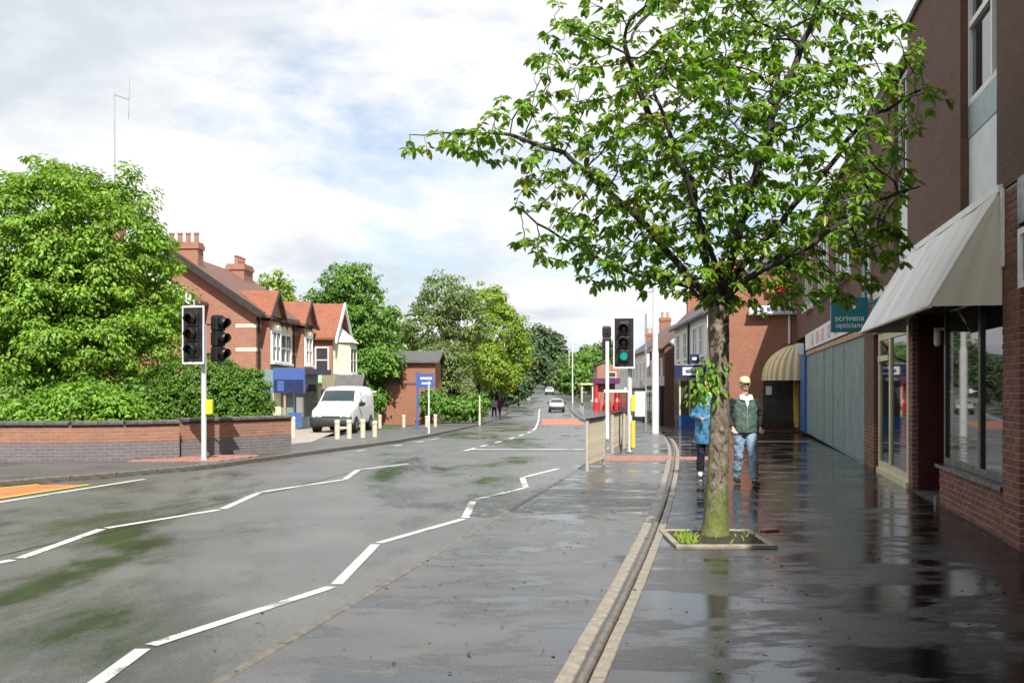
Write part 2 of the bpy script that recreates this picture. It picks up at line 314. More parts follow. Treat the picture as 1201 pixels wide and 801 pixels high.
# ------------------------------------------------------------------ mesh helpers
class MB:
    def __init__(s): s.v = []; s.f = []
    def add(s, vs, fs):
        o = len(s.v); s.v += [tuple(p) for p in vs]; s.f += [tuple(i+o for i in f) for f in fs]; return s
    def box(s, x0, x1, y0, y1, z0, z1, rz=0.0, c=None):
        P = [(x, y, z) for z in (z0, z1) for y in (y0, y1) for x in (x0, x1)]
        if rz:
            cx, cy = c if c else ((x0+x1)/2, (y0+y1)/2); ca, sa = math.cos(rz), math.sin(rz)
            P = [(cx+(x-cx)*ca-(y-cy)*sa, cy+(x-cx)*sa+(y-cy)*ca, z) for x, y, z in P]
        return s.add(P, [(0, 2, 3, 1), (4, 5, 7, 6), (0, 1, 5, 4), (2, 6, 7, 3), (0, 4, 6, 2), (1, 3, 7, 5)])
    def tube(s, p0, p1, r0, r1=None, n=10, cap=True):
        r1 = r0 if r1 is None else r1
        p0, p1 = Vector(p0), Vector(p1); d = (p1-p0)
        if d.length < 1e-6: return s
        d.normalize(); a = d.orthogonal().normalized(); b = d.cross(a)
        vs = []
        for p, r in ((p0, r0), (p1, r1)):
            for k in range(n):
                t = 2*math.pi*k/n; vs.append(p + a*(math.cos(t)*r) + b*(math.sin(t)*r))
        fs = [(k, (k+1) % n, n+(k+1) % n, n+k) for k in range(n)]
        if cap: fs += [tuple(range(n-1, -1, -1)), tuple(range(n, 2*n))]
        return s.add(vs, fs)
    def path(s, pts, radii, n=8):
        pts = [Vector(p) for p in pts]; rings = []; prev = None
        for i, p in enumerate(pts):
            d = (pts[min(i+1, len(pts)-1)] - pts[max(i-1, 0)]).normalized()
            if prev is None: a = d.orthogonal().normalized()
            else: a = (prev - d*prev.dot(d)).normalized()
            prev = a; b = d.cross(a); r = radii[i] if hasattr(radii, '__len__') else radii
            rings.append([p + a*(math.cos(2*math.pi*k/n)*r) + b*(math.sin(2*math.pi*k/n)*r) for k in range(n)])
        vs = [q for rg in rings for q in rg]
        fs = [(i*n+k, i*n+(k+1) % n, (i+1)*n+(k+1) % n, (i+1)*n+k) for i in range(len(pts)-1) for k in range(n)]
        fs += [tuple(range(n-1, -1, -1)), tuple(range((len(pts)-1)*n, len(pts)*n))]
        return s.add(vs, fs)
    def lathe(s, prof, c=(0, 0, 0), n=14):
        vs = []
        for r, z in prof:
            for k in range(n):
                t = 2*math.pi*k/n; vs.append((c[0]+r*math.cos(t), c[1]+r*math.sin(t), c[2]+z))
        fs = [(i*n+k, i*n+(k+1) % n, (i+1)*n+(k+1) % n, (i+1)*n+k) for i in range(len(prof)-1) for k in range(n)]
        fs += [tuple(range(n-1, -1, -1)), tuple(range((len(prof)-1)*n, len(prof)*n))]
        return s.add(vs, fs)
    def prism(s, poly, axis, a0, a1):
        """poly: 2-D outline extruded along axis ('x': poly is (y,z); 'y': (x,z); 'z': (x,y))"""
        def mk(p, a):
            return {'x': (a, p[0], p[1]), 'y': (p[0], a, p[1]), 'z': (p[0], p[1], a)}[axis]
        n = len(poly); vs = [mk(p, a0) for p in poly] + [mk(p, a1) for p in poly]
        fs = [tuple(range(n)), tuple(range(2*n-1, n-1, -1))] + [(k, n+k, n+(k+1) % n, (k+1) % n) for k in range(n)]
        return s.add(vs, fs)
    def grid(s, rows):
        n = len(rows[0]); vs = [p for r in rows for p in r]
        return s.add(vs, [(i*n+k, i*n+k+1, (i+1)*n+k+1, (i+1)*n+k) for i in range(len(rows)-1) for k in range(n-1)])
    def mesh(s, name, mat=None, smooth=False, fix=True):
        me = bpy.data.meshes.new(name); me.from_pydata(s.v, [], s.f)
        if fix:
            bm = bmesh.new(); bm.from_mesh(me); bmesh.ops.recalc_face_normals(bm, faces=bm.faces); bm.to_mesh(me); bm.free()
        if mat: me.materials.append(mat)
        nl = len(me.loops)
        uv = me.uv_layers.new(name='UVMap'); arr = np.zeros(nl*2, np.float32)
        for p in me.polygons:
            nx, ny, nz = p.normal
            for li in p.loop_indices:
                x, y, z = me.vertices[me.loops[li].vertex_index].co
                if abs(nz) > .92: a, b = x, y
                else:
                    h = math.hypot(nx, ny); a = (-ny*x + nx*y)/h; b = z/max(.25, h) if h < .98 else z
                arr[2*li] = a; arr[2*li+1] = b
        uv.data.foreach_set('uv', arr)
        if smooth: me.polygons.foreach_set('use_smooth', [True]*len(me.polygons))
        me.update(); return me
    def build(s, name, mat, parent=None, smooth=False, bevel=0.0, fix=True, loc=None):
        o = bpy.data.objects.new(name, s.mesh(name, mat, smooth, fix)); COL.objects.link(o)
        if parent is not None: o.parent = parent
        if loc is not None: o.location = loc
        if bevel:
            b = o.modifiers.new('bevel', 'BEVEL'); b.width = bevel; b.segments = 2; b.limit_method = 'ANGLE'
        if smooth and not bevel: pass
        return o
def thing(name, label, cat, loc=(0, 0, 0), rz=0.0, group=None):
    o = bpy.data.objects.new(name, None); COL.objects.link(o); o.empty_display_size = .2
    o.location = loc; o.rotation_euler = (0, 0, rz); o['label'] = label; o['category'] = cat
    if group: o['group'] = group
    return o
def tag(o, label, cat, group=None):
    o['label'] = label; o['category'] = cat
    if group: o['group'] = group
    return o
def struct(o, label=None):
    o['kind'] = 'structure'
    if label: o['label'] = label
    return o
def box(name, mat, parent, *a, bevel=0.0): return MB().box(*a).build(name, mat, parent, bevel=bevel)
def copy_tree(o, parent=None):
    c = o.copy(); COL.objects.link(c)
    if parent is not None: c.parent = parent
    for ch in list(o.children): copy_tree(ch, c)
    return c
def inst(name, me, parent, loc, rz=0.0, scale=(1, 1, 1)):
    o = bpy.data.objects.new(name, me); COL.objects.link(o); o.parent = parent; o.location = loc; o.rotation_euler = (0, 0, rz); o.scale = scale; return o
def text(name, body, mat, parent, loc, rot, size, ext=.004):
    c = bpy.data.curves.new(name, 'FONT'); c.body = body; c.size = size; c.extrude = ext; c.align_x = 'CENTER'; c.align_y = 'CENTER'
    tmp = bpy.data.objects.new(name, c); COL.objects.link(tmp); bpy.context.view_layer.update()
    me = bpy.data.meshes.new_from_object(tmp.evaluated_get(bpy.context.evaluated_depsgraph_get())); bpy.data.objects.remove(tmp); me.materials.clear(); me.materials.append(mat)
    o = bpy.data.objects.new(name, me); COL.objects.link(o); o.parent = parent; o.location = loc; o.rotation_euler = rot; return o
def sstep(pts):
    xs = [p[0] for p in pts]; ys = [p[1] for p in pts]
    fine = np.linspace(xs[0], xs[-1], 1600); raw = np.interp(fine, xs, ys)
    k = 15; pad = np.concatenate([raw[0]+(raw[1]-raw[0])*np.arange(-k, 0), raw, raw[-1]+(raw[-1]-raw[-2])*np.arange(1, k+1)])
    sm = np.convolve(pad, np.ones(2*k+1)/(2*k+1), 'valid')
    return lambda t: float(np.interp(t, fine, sm))
G = sstep([(-60, 0), (26, 0), (40, -.2), (60, -.66), (83, -1.02), (105, -1.12), (141, -.66), (195, .05), (300, 1.7), (420, 3.0), (600, 3.5)])
XR = sstep([(-60, -15.5), (0, -2.86), (20.8, 1.52), (27, 2.55), (40, 3.8), (60, 4.85), (83, 5.6), (105, 6.3), (141, 7.6), (195, 9.9), (300, 16.0), (420, 24)])
XL = sstep([(-60, -23.5), (0, -10.83), (19.7, -6.68), (24, -5.55), (28.8, -4.2), (33.6, -3.3), (45, -2.55), (60, -1.95), (83, -.95), (108, -.2), (141, .8), (195, 3.2), (300, 9.0), (420, 16.5)])
def uv2(u, v): return (u*CA + v*SA, -u*SA + v*CA)
def at(px, Y): return (px-600)/1170*Y          # world X of a thing Y metres away
# ------------------------------------------------------------------ ground, road, pavements
YS = [-40, -25, -14, -8, -4] + list(np.arange(0, 60, 1.5)) + list(np.arange(60, 150, 5.0)) + list(np.arange(150, 421, 15.0))
YS = [float(y) for y in YS]
gm = MB(); gy = [-120.0] + YS + [500.0, 700, 1200, 2600]
gm.grid([[(x, y, G(min(y, 600))-.16) for x in (-1800, -300, -80, -40, -25, -15, 0, 15, 30, 60, 200, 1800)] for y in gy])
struct(gm.build('ground', M['earth'], fix=False))
hm = MB()
for i, (hx, hy, hw, hh) in enumerate([(60, 900, 500, 30), (-320, 1000, 500, 26), (430, 1100, 520, 40)]):
    pass
rows = []
for j in range(9):
    t = j/8; y = 640 + 700*t
    rows.append([(x, y, 3 + 34*math.sin(math.pi*min(1, t*.9))*(.62+.22*math.sin(x*.0061+1.3)+.12*math.sin(x*.017+.4)+.04*math.sin(x*.06+t*3))) for x in np.linspace(-1500, 1500, 121)])
hm.grid(rows); struct(hm.build('hills', M['hill'], fix=False, smooth=True))

rd = MB()
rd.grid([[(XL(y) + (XR(y)-XL(y))*k/8, y, G(y)-.10) for k in range(9)] for y in YS])
# the lay-by on the left, nearer than the corner
road = struct(rd.build('road', M['road'], fix=False))
def left_kerb(y):
    if y > 21: return XL(y)
    b = float(np.interp(y, [-40, 10, 15.0, 17.1, 19.0, 21], [2.6, 2.45, 2.2, 1.75, .75, 0]))
    return XL(y) - b
bay = MB(); YB = [y for y in YS if y < 21] + [21.0]
bay.grid([[(left_kerb(y)-.02, y, -.104), (XL(y)+.02, y, -.104)] for y in YB])
struct(bay.build('bay_surface', M['road'], fix=False))
ob = MB(); yb = [-14, 0, 6, 10, 13, 15, 16.5, 17.6]
ob.grid([[(left_kerb(y)+.28, y, -.097), (max(left_kerb(y)+.34, XL(y)-.42), y, -.097)] for y in yb])
struct(ob.build('orange_bay_marking', M['orange'], fix=False))
def ribbon(pts, w, z):
    m = MB(); P = [Vector((p[0], p[1])) for p in pts]
    rows = []
    for i, p in enumerate(P):
        d = (P[min(i+1, len(P)-1)] - P[max(i-1, 0)]).normalized(); n = Vector((d.y, -d.x))*w/2
        rows.append([(p.x-n.x, p.y-n.y, G(p.y)+z), (p.x+n.x, p.y+n.y, G(p.y)+z)])
    return m.grid(rows)
o = ribbon([(left_kerb(y)+.24, y) for y in yb], .12, -.093).build('yellow_line', M['yellow'], fix=False); struct(o)
o = ribbon([(max(left_kerb(y)+.42, XL(y)-.36), y) for y in yb], .10, -.093).build('yellow_line', M['yellow'], fix=False); struct(o)
o = ribbon([(XL(y)+.02, y) for y in (-14, -6, 0, 5, 8, 11, 13, 15, 17, 18.6)], .12, -.093).build('white_edge_line', M['paint'], fix=False); struct(o)

K = 1.75/1.65
def mark(p, q, w=.105, name='road_marking'):
    a = Vector(p)*K; b = Vector(q)*K
    d = (b-a).normalized(); a = a + d*.05; b = b - d*.05
    A2, B2 = uv2(a.x, a.y), uv2(b.x, b.y)
    mid = ((A2[0]+B2[0])/2, (A2[1]+B2[1])/2)
    struct(ribbon([A2, mid, B2], w, -.095).build(name, M['paint'], fix=False))
zr = [(-3.12, 3.7), (-3.56, 5.68), (-3.12, 7.75), (-3.53, 9.88), (-3.12, 11.98), (-3.50, 13.9), (-3.10, 15.8), (-3.5, 17.5), (-3.17, 19.6)]
for p, q in zip(zr, zr[1:]): mark(p, q)
zc_ = [(-6.97, 6.3), (-6.55, 8.3), (-6.98, 10.27), (-6.52, 12.2), (-6.99, 14.3), (-6.48, 16.5), (-6.96, 18.46), (-6.47, 20.2)]
for p, q in zip(zc_, zc_[1:]): mark(p, q, .115)
# centre line beyond the crossing: dashes, then solid
XC = sstep([(-60, -19), (20, -2.4), (29.4, -.97), (32, -.45), (36, .05), (42, .7), (47, 1.05), (72, 1.9), (110, 3.0), (195, 6.5), (420, 20)])
for y0, y1 in ((27.2, 28.6), (29.4, 30.4), (32, 33.1), (35, 36.6), (38, 40), (42, 44.5)):
    struct(ribbon([(XC(y), y) for y in np.linspace(y0, y1, 4)], .14, -.095).build('road_marking', M['paint'], fix=False))
struct(ribbon([(XC(y), y) for y in np.linspace(46, 116, 24)], .12, -.095).build('centre_line', M['paint'], fix=False))
for y0, y1 in ((27, 27.6), (29.8, 30.6), (32.2, 33.2), (34.6, 35.8)):
    struct(ribbon([(XL(y)+.55, y) for y in np.linspace(y0, y1, 3)], .13, -.095).build('road_marking', M['paint'], fix=False))
st = MB(); st.box(XC(27.3)+.1, XR(27.3)-.35, 27.22, 27.36, -.099, -.094); struct(st.build('stop_line', M['paint']))
st = MB(); st.box(XL(21)+.4, XC(20.6)-.5, 20.6, 20.75, -.099, -.0945)
rp = MB(); rp.grid([[(XC(y)+.25, y, G(y)-.094), (XR(y)-.3, y, G(y)-.094)] for y in np.linspace(61, 82, 8)])
struct(rp.build('red_antiskid_patch', M['redskid'], fix=False))

seam = [uv2(-7.25+.05*math.sin(v_*1.3)+.03*math.sin(v_*3.7), v_) for v_ in np.arange(2, 24, .5)]
struct(ribbon(seam, .035, -.0975).build('tar_seam', M['slot'], fix=False))
# drain line between footway and shop forecourt
XD = sstep([(-60, -13.4), (3, -.16), (6.06, .50), (11.7, 1.73), (17.9, 2.85), (21.9, 3.58), (28.4, 4.62), (34, 5.3), (60, 8.2), (420, 30)])
def XW(y): return 2.964+.2107*y+.25 if y < 42.3 else XR(y)+9
fw = MB(); fw.grid([[(XR(y)+.095, y, G(y)), (XR(y)*.5+XD(y)*.5, y, G(y)), (XD(y)-.02, y, G(y))] for y in YS])
footway = struct(fw.build('footway', M['footway'], fix=False))
fc = MB(); fc.grid([[(XD(y)+.02, y, G(y)), ((XD(y)+XW(y))/2, y, G(y)), (XW(y), y, G(y))] for y in YS if y < 100])
forecourt = struct(fc.build('shop_forecourt', M['forecourt'], fix=False))
lp = MB(); lp.grid([[(left_kerb(y)-6.5 if y < 26 else XL(y)-3.0, y, G(y)), (left_kerb(y)-2, y, G(y)), (left_kerb(y)-.095, y, G(y))] for y in YS])
lfoot = struct(lp.build('left_footway', M['leftpath'], fix=False))
pf = MB(); pf.grid([[(-16, y, G(y)+.004), (-8, y, G(y)+.004), (min(XL(y)-2.1, at(345, y)+(y-26)*.12), y, G(y)+.004)] for y in np.arange(26.3, 64, 2.0)])
struct(pf.build('left_forecourt', M['slabs'], fix=False))

def chamfer_block(name, w, L, h, ch, mat):
    """block with chamfered top edges, origin at the middle of its top, length along y"""
    m = MB(); x = w/2
    m.prism([(-x, -h), (x, -h), (x, -ch), (x-ch, 0), (-x+ch, 0), (-x, -ch)], 'y', -L/2, L/2)
    return m.mesh(name, mat)
def lay(path, y0, y1, L, me, parent, name, dz, jitter=.003, off=0.0):
    y = y0; n = 0
    while y < y1:
        x = path(y)+off; y2 = y + L; x2 = path(y2)+off; ang = math.atan2(x2-x, y2-y); step = L*math.cos(ang)
        y2 = y+step; x2 = path(y2)+off; yc = (y+y2)/2
        inst(name, me, parent, ((x+x2)/2+random.uniform(-jitter, jitter), yc, G(yc)+dz+random.uniform(-jitter, jitter)), -ang); y = y2; n += 1
    return y
km = chamfer_block('kerb_stone', .105, .905, .25, .018, M['kerb'])
ye = lay(lambda y: XR(y)+.053, 1.0, 46, .915, km, footway, 'kerb_stone', .006)
ye2 = lay(lambda y: left_kerb(y)-.053, 8.0, 48, .915, km, lfoot, 'kerb_stone', .006)
def long_kerb(path, y0, parent):
    m = MB(); ys = [y0] + [y for y in YS if y > y0+1]
    m.grid([[(path(y)-.07, y, G(y)-.2), (path(y)-.07, y, G(y)+.006), (path(y)+.07, y, G(y)+.006), (path(y)+.07, y, G(y)-.2)] for y in ys])
    o = m.build('far_kerb', M['kerb'], parent); o['kind'] = 'stuff'
long_kerb(lambda y: XR(y)+.055, ye, footway); long_kerb(lambda y: left_kerb(y)-.055, ye2, lfoot)
m1 = chamfer_block('channel_block', .105, .905, .15, .008, M['edging'])
m2 = chamfer_block('edging_block', .055, .905, .18, .012, M['kerb'])
m3 = chamfer_block('paving_block', .085, .205, .12, .006, M['edging'])
lay(XD, 2.5, 32.5, .915, m1, forecourt, 'channel_block', .008, .003, -.108)
lay(XD, 2.5, 32.5, .915, m2, forecourt, 'edging_block', .030, .003, .0)
lay(XD, 2.5, 15.5, .212, m3, forecourt, 'paving_block', .010, .0025, .078)
lay(XD, 15.6, 32.5, .915, chamfer_block('paving_strip', .085, .905, .12, .006, M['edging']), forecourt, 'paving_block', .010, .002, .078)
sm = MB(); sm.grid([[(XD(y)-.07, y, .0035), (XD(y)-.02, y, .0035)] for y in np.arange(2.5, 32.6, 1.0)])
sm.build('drain_slot', M['slot'], forecourt, fix=False)
# tactile slabs with blisters, either side of the crossing
tm = MB(); tm.box(-.195, .195, -.195, .195, -.03, 0)
for i in range(5):
    for j in range(5):
        tm.lathe([(.028, -.001), (.022, .006), (.01, .009)], (-.155+i*.0775, -.155+j*.0775, 0), 6)
tme = tm.mesh('tactile_slab', M['tactile'])
for i in range(4):
    for j in range(7):
        if j > 3 and i not in (1, 2): continue
        x, y = 1.98+j*.4+i*.085, 22.0+i*.4
        inst('tactile_slab', tme, footway, (x, y, .009+random.uniform(-.002, .002)))
for i in range(5):
    for j in range(5):
        y = 21.8+i*.4; x = left_kerb(y)-.45-j*.4
        inst('tactile_slab', tme, lfoot, (x, y, .009+random.uniform(-.002, .002)))
rs = MB(); rs.grid([[(XD(y)+.6, y, .004), (XW(y)-.6, y, .004)] for y in (29.0, 29.7)]); struct(rs.build('red_paving_band', M['redband'], fix=False))
# ------------------------------------------------------------------ windows
def window(parent, axis, s, pos, a0, a1, z0, z1, mat=None, pane=None, nv=1, nh=1, fw=.07, sill=True, depth=.05):
    """window in the plane axis=pos, facing s along that axis, from a0 to a1 along the wall: frame > pane, sill"""
    mat = mat or M['white']; pane = pane or M['glass_far']
    m = MB()
    def bar(b0, b1, c0, c1, d0=-.02, d1=depth):
        lo, hi = sorted((pos+s*d0, pos+s*d1))
        if axis == 'x': m.box(lo, hi, b0, b1, c0, c1)
        else: m.box(b0, b1, lo, hi, c0, c1)
    bar(a0, a0+fw, z0, z1); bar(a1-fw, a1, z0, z1); bar(a0+fw, a1-fw, z0, z0+fw); bar(a0+fw, a1-fw, z1-fw, z1)
    for k in range(1, nv+0):
        c = a0+(a1-a0)*k/nv; bar(c-fw*.4, c+fw*.4, z0+fw, z1-fw, -.02, depth*.8)
    for k in range(1, nh+0):
        c = z0+(z1-z0)*k/nh; bar(a0+fw, a1-fw, c-fw*.4, c+fw*.4, -.02, depth*.7)
    w = m.build('window', mat, parent)
    m = MB(); bar(a0+fw*.8, a1-fw*.8, z0+fw*.8, z1-fw*.8, -.01, .012); m.build('pane', pane, w)
    if sill:
        m = MB(); bar(a0-.06, a1+.06, z0-.09, z0-.002, -.01, depth+.09); m.build('sill', mat, w)
    return w
def gable_roof(parent, x0, x1, y0, y1, ze, zr, mat, along='y', over=.25, t=.12, name='roof'):
    m = MB()
    if along == 'y':
        xm = (x0+x1)/2; sl = (zr-ze)/(x1-xm); zo = ze-over*sl
        m.prism([(x0-over, zo), (xm, zr), (x1+over, zo), (x1+over, zo+t), (xm, zr+t*1.2), (x0-over, zo+t)], 'y', y0-over, y1+over)
    else:
        ym = (y0+y1)/2; sl = (zr-ze)/(y1-ym); zo = ze-over*sl
        m.prism([(y0-over, zo), (ym, zr), (y1+over, zo), (y1+over, zo+t), (ym, zr+t*1.2), (y0-over, zo+t)], 'x', x0-over, x1+over)
    return m.build(name, mat, parent)
def chimney(parent, x, y, z0, z1, w, d, npots, mat, potmat):
    m = MB(); m.box(x-w/2, x+w/2, y-d/2, y+d/2, z0, z1-.3); m.box(x-w/2-.06, x+w/2+.06, y-d/2-.06, y+d/2+.06, z1-.3, z1-.12); m.box(x-w/2-.02, x+w/2+.02, y-d/2-.02, y+d/2+.02, z1-.12, z1)
    c = m.build('chimney', mat, parent)
    for k in range(npots):
        px = x-w/2+w*(k+.5)/npots if w >= d else x; py = y-d/2+d*(k+.5)/npots if d > w else y
        MB().lathe([(.13, 0), (.11, .05), (.10, .38), (.13, .40), (.13, .46), (.09, .46)], (px, py, z1-.01), 10).build('chimney_pot', potmat, c, smooth=False)
    return c

# ------------------------------------------------------------------ near right: brick shop block with awning
UW = 2.9
bA = thing('brick_shop_building', 'brown brick shop block with big canvas awning at the right edge', 'building', (0, 0, 0), -A)
H1 = 7.35
def wallbox(parent, v0, v1, z0, z1, u0=UW, u1=9.0, mat='brick_dark', name='wall'): return box(name, M[mat], parent, u0, u1, v0, v1, z0, z1)
strips = [(-9.9, -8.2), (-4.5, -2.8), (.9, 2.6), (6.3, 8.0), (11.62, 13.30)]
v = -16.0
for s0, s1 in strips + [(16.93, None)]:
    wallbox(bA, v, s0, 3.72, H1)
    if s1 is None: break
    wallbox(bA, s0, s1, 3.72, H1, UW+.32)
    p = box('cladding_panel', M['white_panel'], bA, UW+.10, UW+.318, s0, s1, 3.70, 4.70)
    box('cladding_panel', M['grey_panel'], bA, UW+.09, UW+.318, s0, s1, 4.705, 5.10)
    w = window(bA, 'x', -1, UW+.14, s0, s1, 5.105, H1-.02, M['white'], M['glass_up'], nv=1, nh=1, fw=.07, sill=False)
    m = MB(); m.box(UW+.08, UW+.14, s0+.07, s1-.07, 6.05, 6.12); m.box(UW+.08, UW+.14, s0+.52, s0+.58, 5.17, H1-.09); m.build('glazing_bar', M['white'], w)
    m = MB(); m.box(UW+.17, UW+.19, s0+.58, s1-.07, 5.17, H1-.09); m.build('blind', M['curtain'], w)
    v = s1
box('parapet_coping', M['stone'], bA, UW-.04, 9.05, -16, 16.93, H1+.003, H1+.09)
# ground floor: spandrel above shops, shops behind the awning
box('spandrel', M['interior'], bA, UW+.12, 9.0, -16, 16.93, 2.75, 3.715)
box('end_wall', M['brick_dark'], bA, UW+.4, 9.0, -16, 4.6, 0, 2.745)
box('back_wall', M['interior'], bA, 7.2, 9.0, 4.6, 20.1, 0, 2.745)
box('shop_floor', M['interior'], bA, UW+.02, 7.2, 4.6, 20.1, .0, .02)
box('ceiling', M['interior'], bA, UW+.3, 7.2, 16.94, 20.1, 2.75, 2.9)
# brick pier and dwarf wall, brick by brick
bme = MB(); L_, W_, H_, c_ = 1, 1, 1, .06
bme.prism([(-.5, -.5), (.5, -.5), (.5, .5), (-.5, .5)], 'z', -.5, .5)
bme_ = bme.mesh('brick', M['brick_near'])
bm = bmesh.new(); bm.from_mesh(bme_)
for vv in bm.verts: vv.co = (vv.co.x*.105, vv.co.y*.215, vv.co.z*.065)
bmesh.ops.bevel(bm, geom=list(bm.edges), offset=.005, segments=1, affect='EDGES'); bm.to_mesh(bme_); bm.free()
BRK = [bme_]
for q_ in ('brick_near_b', 'brick_near_c'):
    c_ = bme_.copy(); c_.materials.clear(); c_.materials.append(M[q_]); BRK.append(c_)
def brickwork(parent, v0, v1, z0, z1, uface, thick, name):
    body = box(name, M['mortar'], parent, uface+.008, uface+thick, v0+.008, v1-.008, z0, z1)
    z = z0+.0375; row = 0
    while z < z1-.02:
        vv = v0 + (0 if row % 2 == 0 else -.1125)
        while vv < v1-.02:
            a, b = max(vv, v0), min(vv+.225, v1)
            if b-a > .04:
                L = b-a-.010
                o = inst('brick', random.choice(BRK), body, (uface+.0525+random.uniform(-.0025, .0025), (a+b)/2, z), 0, (1, L/.215, 1))
            vv += .225
        z += .075; row += 1
    return body
brickwork(bA, 10.78, 11.40, 0, 3.70, UW, .45, 'brick_pier')
dw = brickwork(bA, 11.405, 14.70, 0, .525, UW+.03, .25, 'dwarf_wall')
box('sill', M['black_gloss'], dw, UW-.02, UW+.32, 11.405, 14.73, .527, .575)
box('plinth', M['kerb'], dw, UW-.01, UW+.27, 14.705, 14.86, 0, .12)
# shop window
def shopwin(parent, v0, v1, z0, z1, u, muls, mat, fwid=.07):
    m = MB(); m.box(u-.03, u+.05, v0, v0+fwid, z0, z1); m.box(u-.03, u+.05, v1-fwid, v1, z0, z1); m.box(u-.03, u+.05, v0+fwid, v1-fwid, z0, z0+fwid); m.box(u-.03, u+.05, v0+fwid, v1-fwid, z1-fwid, z1)
    for c in muls: m.box(u-.03, u+.05, c-fwid*.6, c+fwid*.6, z0+fwid, z1-fwid)
    w = m.build('shop_window', mat, parent)
    e = [v0+fwid] + list(muls) + [v1-fwid]
    for a, b in zip(e, e[1:]): MB().box(u, u+.012, a+.01, b-.01, z0+fwid*.9, z1-fwid*.9).build('pane', M['glass'], w)
    return w
shopwin(bA, 11.41, 14.68, .58, 2.74, UW+.12, (12.75,), M['black_gloss'], .09)
# recessed doorway
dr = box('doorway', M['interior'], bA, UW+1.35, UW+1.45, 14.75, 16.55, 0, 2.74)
d = box('door', M['maroon'], bA, UW+1.28, UW+1.34, 15.1, 16.0, .02, 2.1)
box('door_glass', M['glass'], d, UW+1.27, UW+1.279, 15.25, 15.85, .5, 1.95)
MB().tube((UW+1.22, 15.2, .95), (UW+1.22, 15.2, 1.25), .015).build('door_handle', M['galv'], d)
box('side_panel', M['maroon'], bA, UW+.15, UW+1.3, 14.69, 14.745, .02, 2.74)
box('side_panel', M['maroon'], bA, UW+.1, UW+1.3, 16.56, 16.62, .02, 2.74)
pr2 = brickwork(bA, 16.62, 16.90, 0, 2.74, UW+.02, .3, 'brick_jamb')
lb = box('lamp_bracket', M['white'], bA, UW+.02, UW+.14, 14.9, 14.98, 2.42, 2.46)
MB().lathe([(.03, 0), (.05, .03), (.05, .2), (.03, .22)], (UW+.06, 14.94, 2.2), 10).build('lamp', M['white'], lb)
# interior display things, dim behind the glass
for k, (vv, z, hh) in enumerate([(12.0, .02, 1.3), (13.2, .02, 1.0), (14.1, .02, 1.5), (17.6, .02, 1.7), (18.6, .02, 1.2)]):
    m = MB(); m.box(UW+.7, UW+1.1, vv-.3, vv+.3, z, z+hh*.5); m.box(UW+.75, UW+1.05, vv-.22, vv+.22, z+hh*.5, z+hh*.85); m.box(UW+.8, UW+1.0, vv-.12, vv+.12, z+hh*.85, z+hh)
    m.build('display_stand', M['display'], bA)
# nearer shop to the right of the pier
box('stall_riser', M['maroon'], bA, UW+.05, UW+.3, 7.2, 10.775, 0, .7)
shopwin(bA, 7.2, 10.775, .705, 2.74, UW+.12, (9.0,), M['maroon'], .09)
box('fascia', M['black_gloss'], bA, UW-.02, UW+.115, 4.6, 10.775, 3.25, 3.71)
m = MB(); m.box(UW-.06, UW+.115, 9.0, 10.62, 2.60, 2.66); m.box(UW-.06, UW+.115, 9.0, 10.62, 3.12, 3.18); m.box(UW-.06, UW+.115, 10.55, 10.62, 2.66, 3.12); m.box(UW-.06, UW+.115, 9.0, 9.07, 2.66, 3.12)
sf = m.build('sign_frame', M['white'], bA); box('sign_face', M['display'], sf, UW-.03, UW+.1, 9.07, 10.55, 2.66, 3.12)

# awning (a thing fixed to the wall)
aw = thing('canvas_awning', 'large soiled cream and white canvas awning over the shop windows', 'awning', (UW*CA, -UW*SA, 0), -A)
v0, v1, zt, zb, pr = 11.40, 17.0, 3.72, 2.50, .70
nst = 60; rows = []
for k in range(9):
    t = k/8; row = []
    for i in range(nst+1):
        q = i/nst; vv = v0 + (v1-v0)*q + (1-t)*.0
        ridge = .016*math.sin(q*58)*math.sin(math.pi*t)**.5 + .01*math.sin(q*23+2*t)
        sag = -.05*math.sin(math.pi*t)
        row.append((-.02 - pr*t + sag*.3 - ridge, vv, zt + (zb-zt)*t + sag*.4))
    rows.append(row)
f = MB().grid(rows).build('front_canvas', M['awn_front'], aw, smooth=True, fix=False)
def endcanvas(vv):
    m = MB(); rows = []
    for k in range(9):
        t = k/8; z = zt + (zb-zt)*t; w_ = .02+pr*t + .015*math.sin(math.pi*t)
        rows.append([(-w_*j/8, vv+.012*math.sin(j*1.9)*t, z) for j in range(9)])
    return m.grid(rows).build('end_canvas', M['awn_side'], aw, smooth=True, fix=False)
endcanvas(v0+.001); endcanvas(v1-.001)
m = MB(); m.tube((-.72, v0, zb), (-.72, v1, zb), .022); m.build('front_bar', M['awn_side'], aw)
box('head_rail', M['white'], aw, -.05, -.002, v0-.04, v1+.04, zt-.03, zt+.05)
for vv in (v0+.5, v1-.5): MB().tube((-.02, vv, 2.75), (-.70, vv, zb+.02), .012).build('arm', M['galv'], aw)
box('post_strip', M['white'], bA, UW-.03, UW-.002, 11.30, 11.36, 2.9, 3.72)

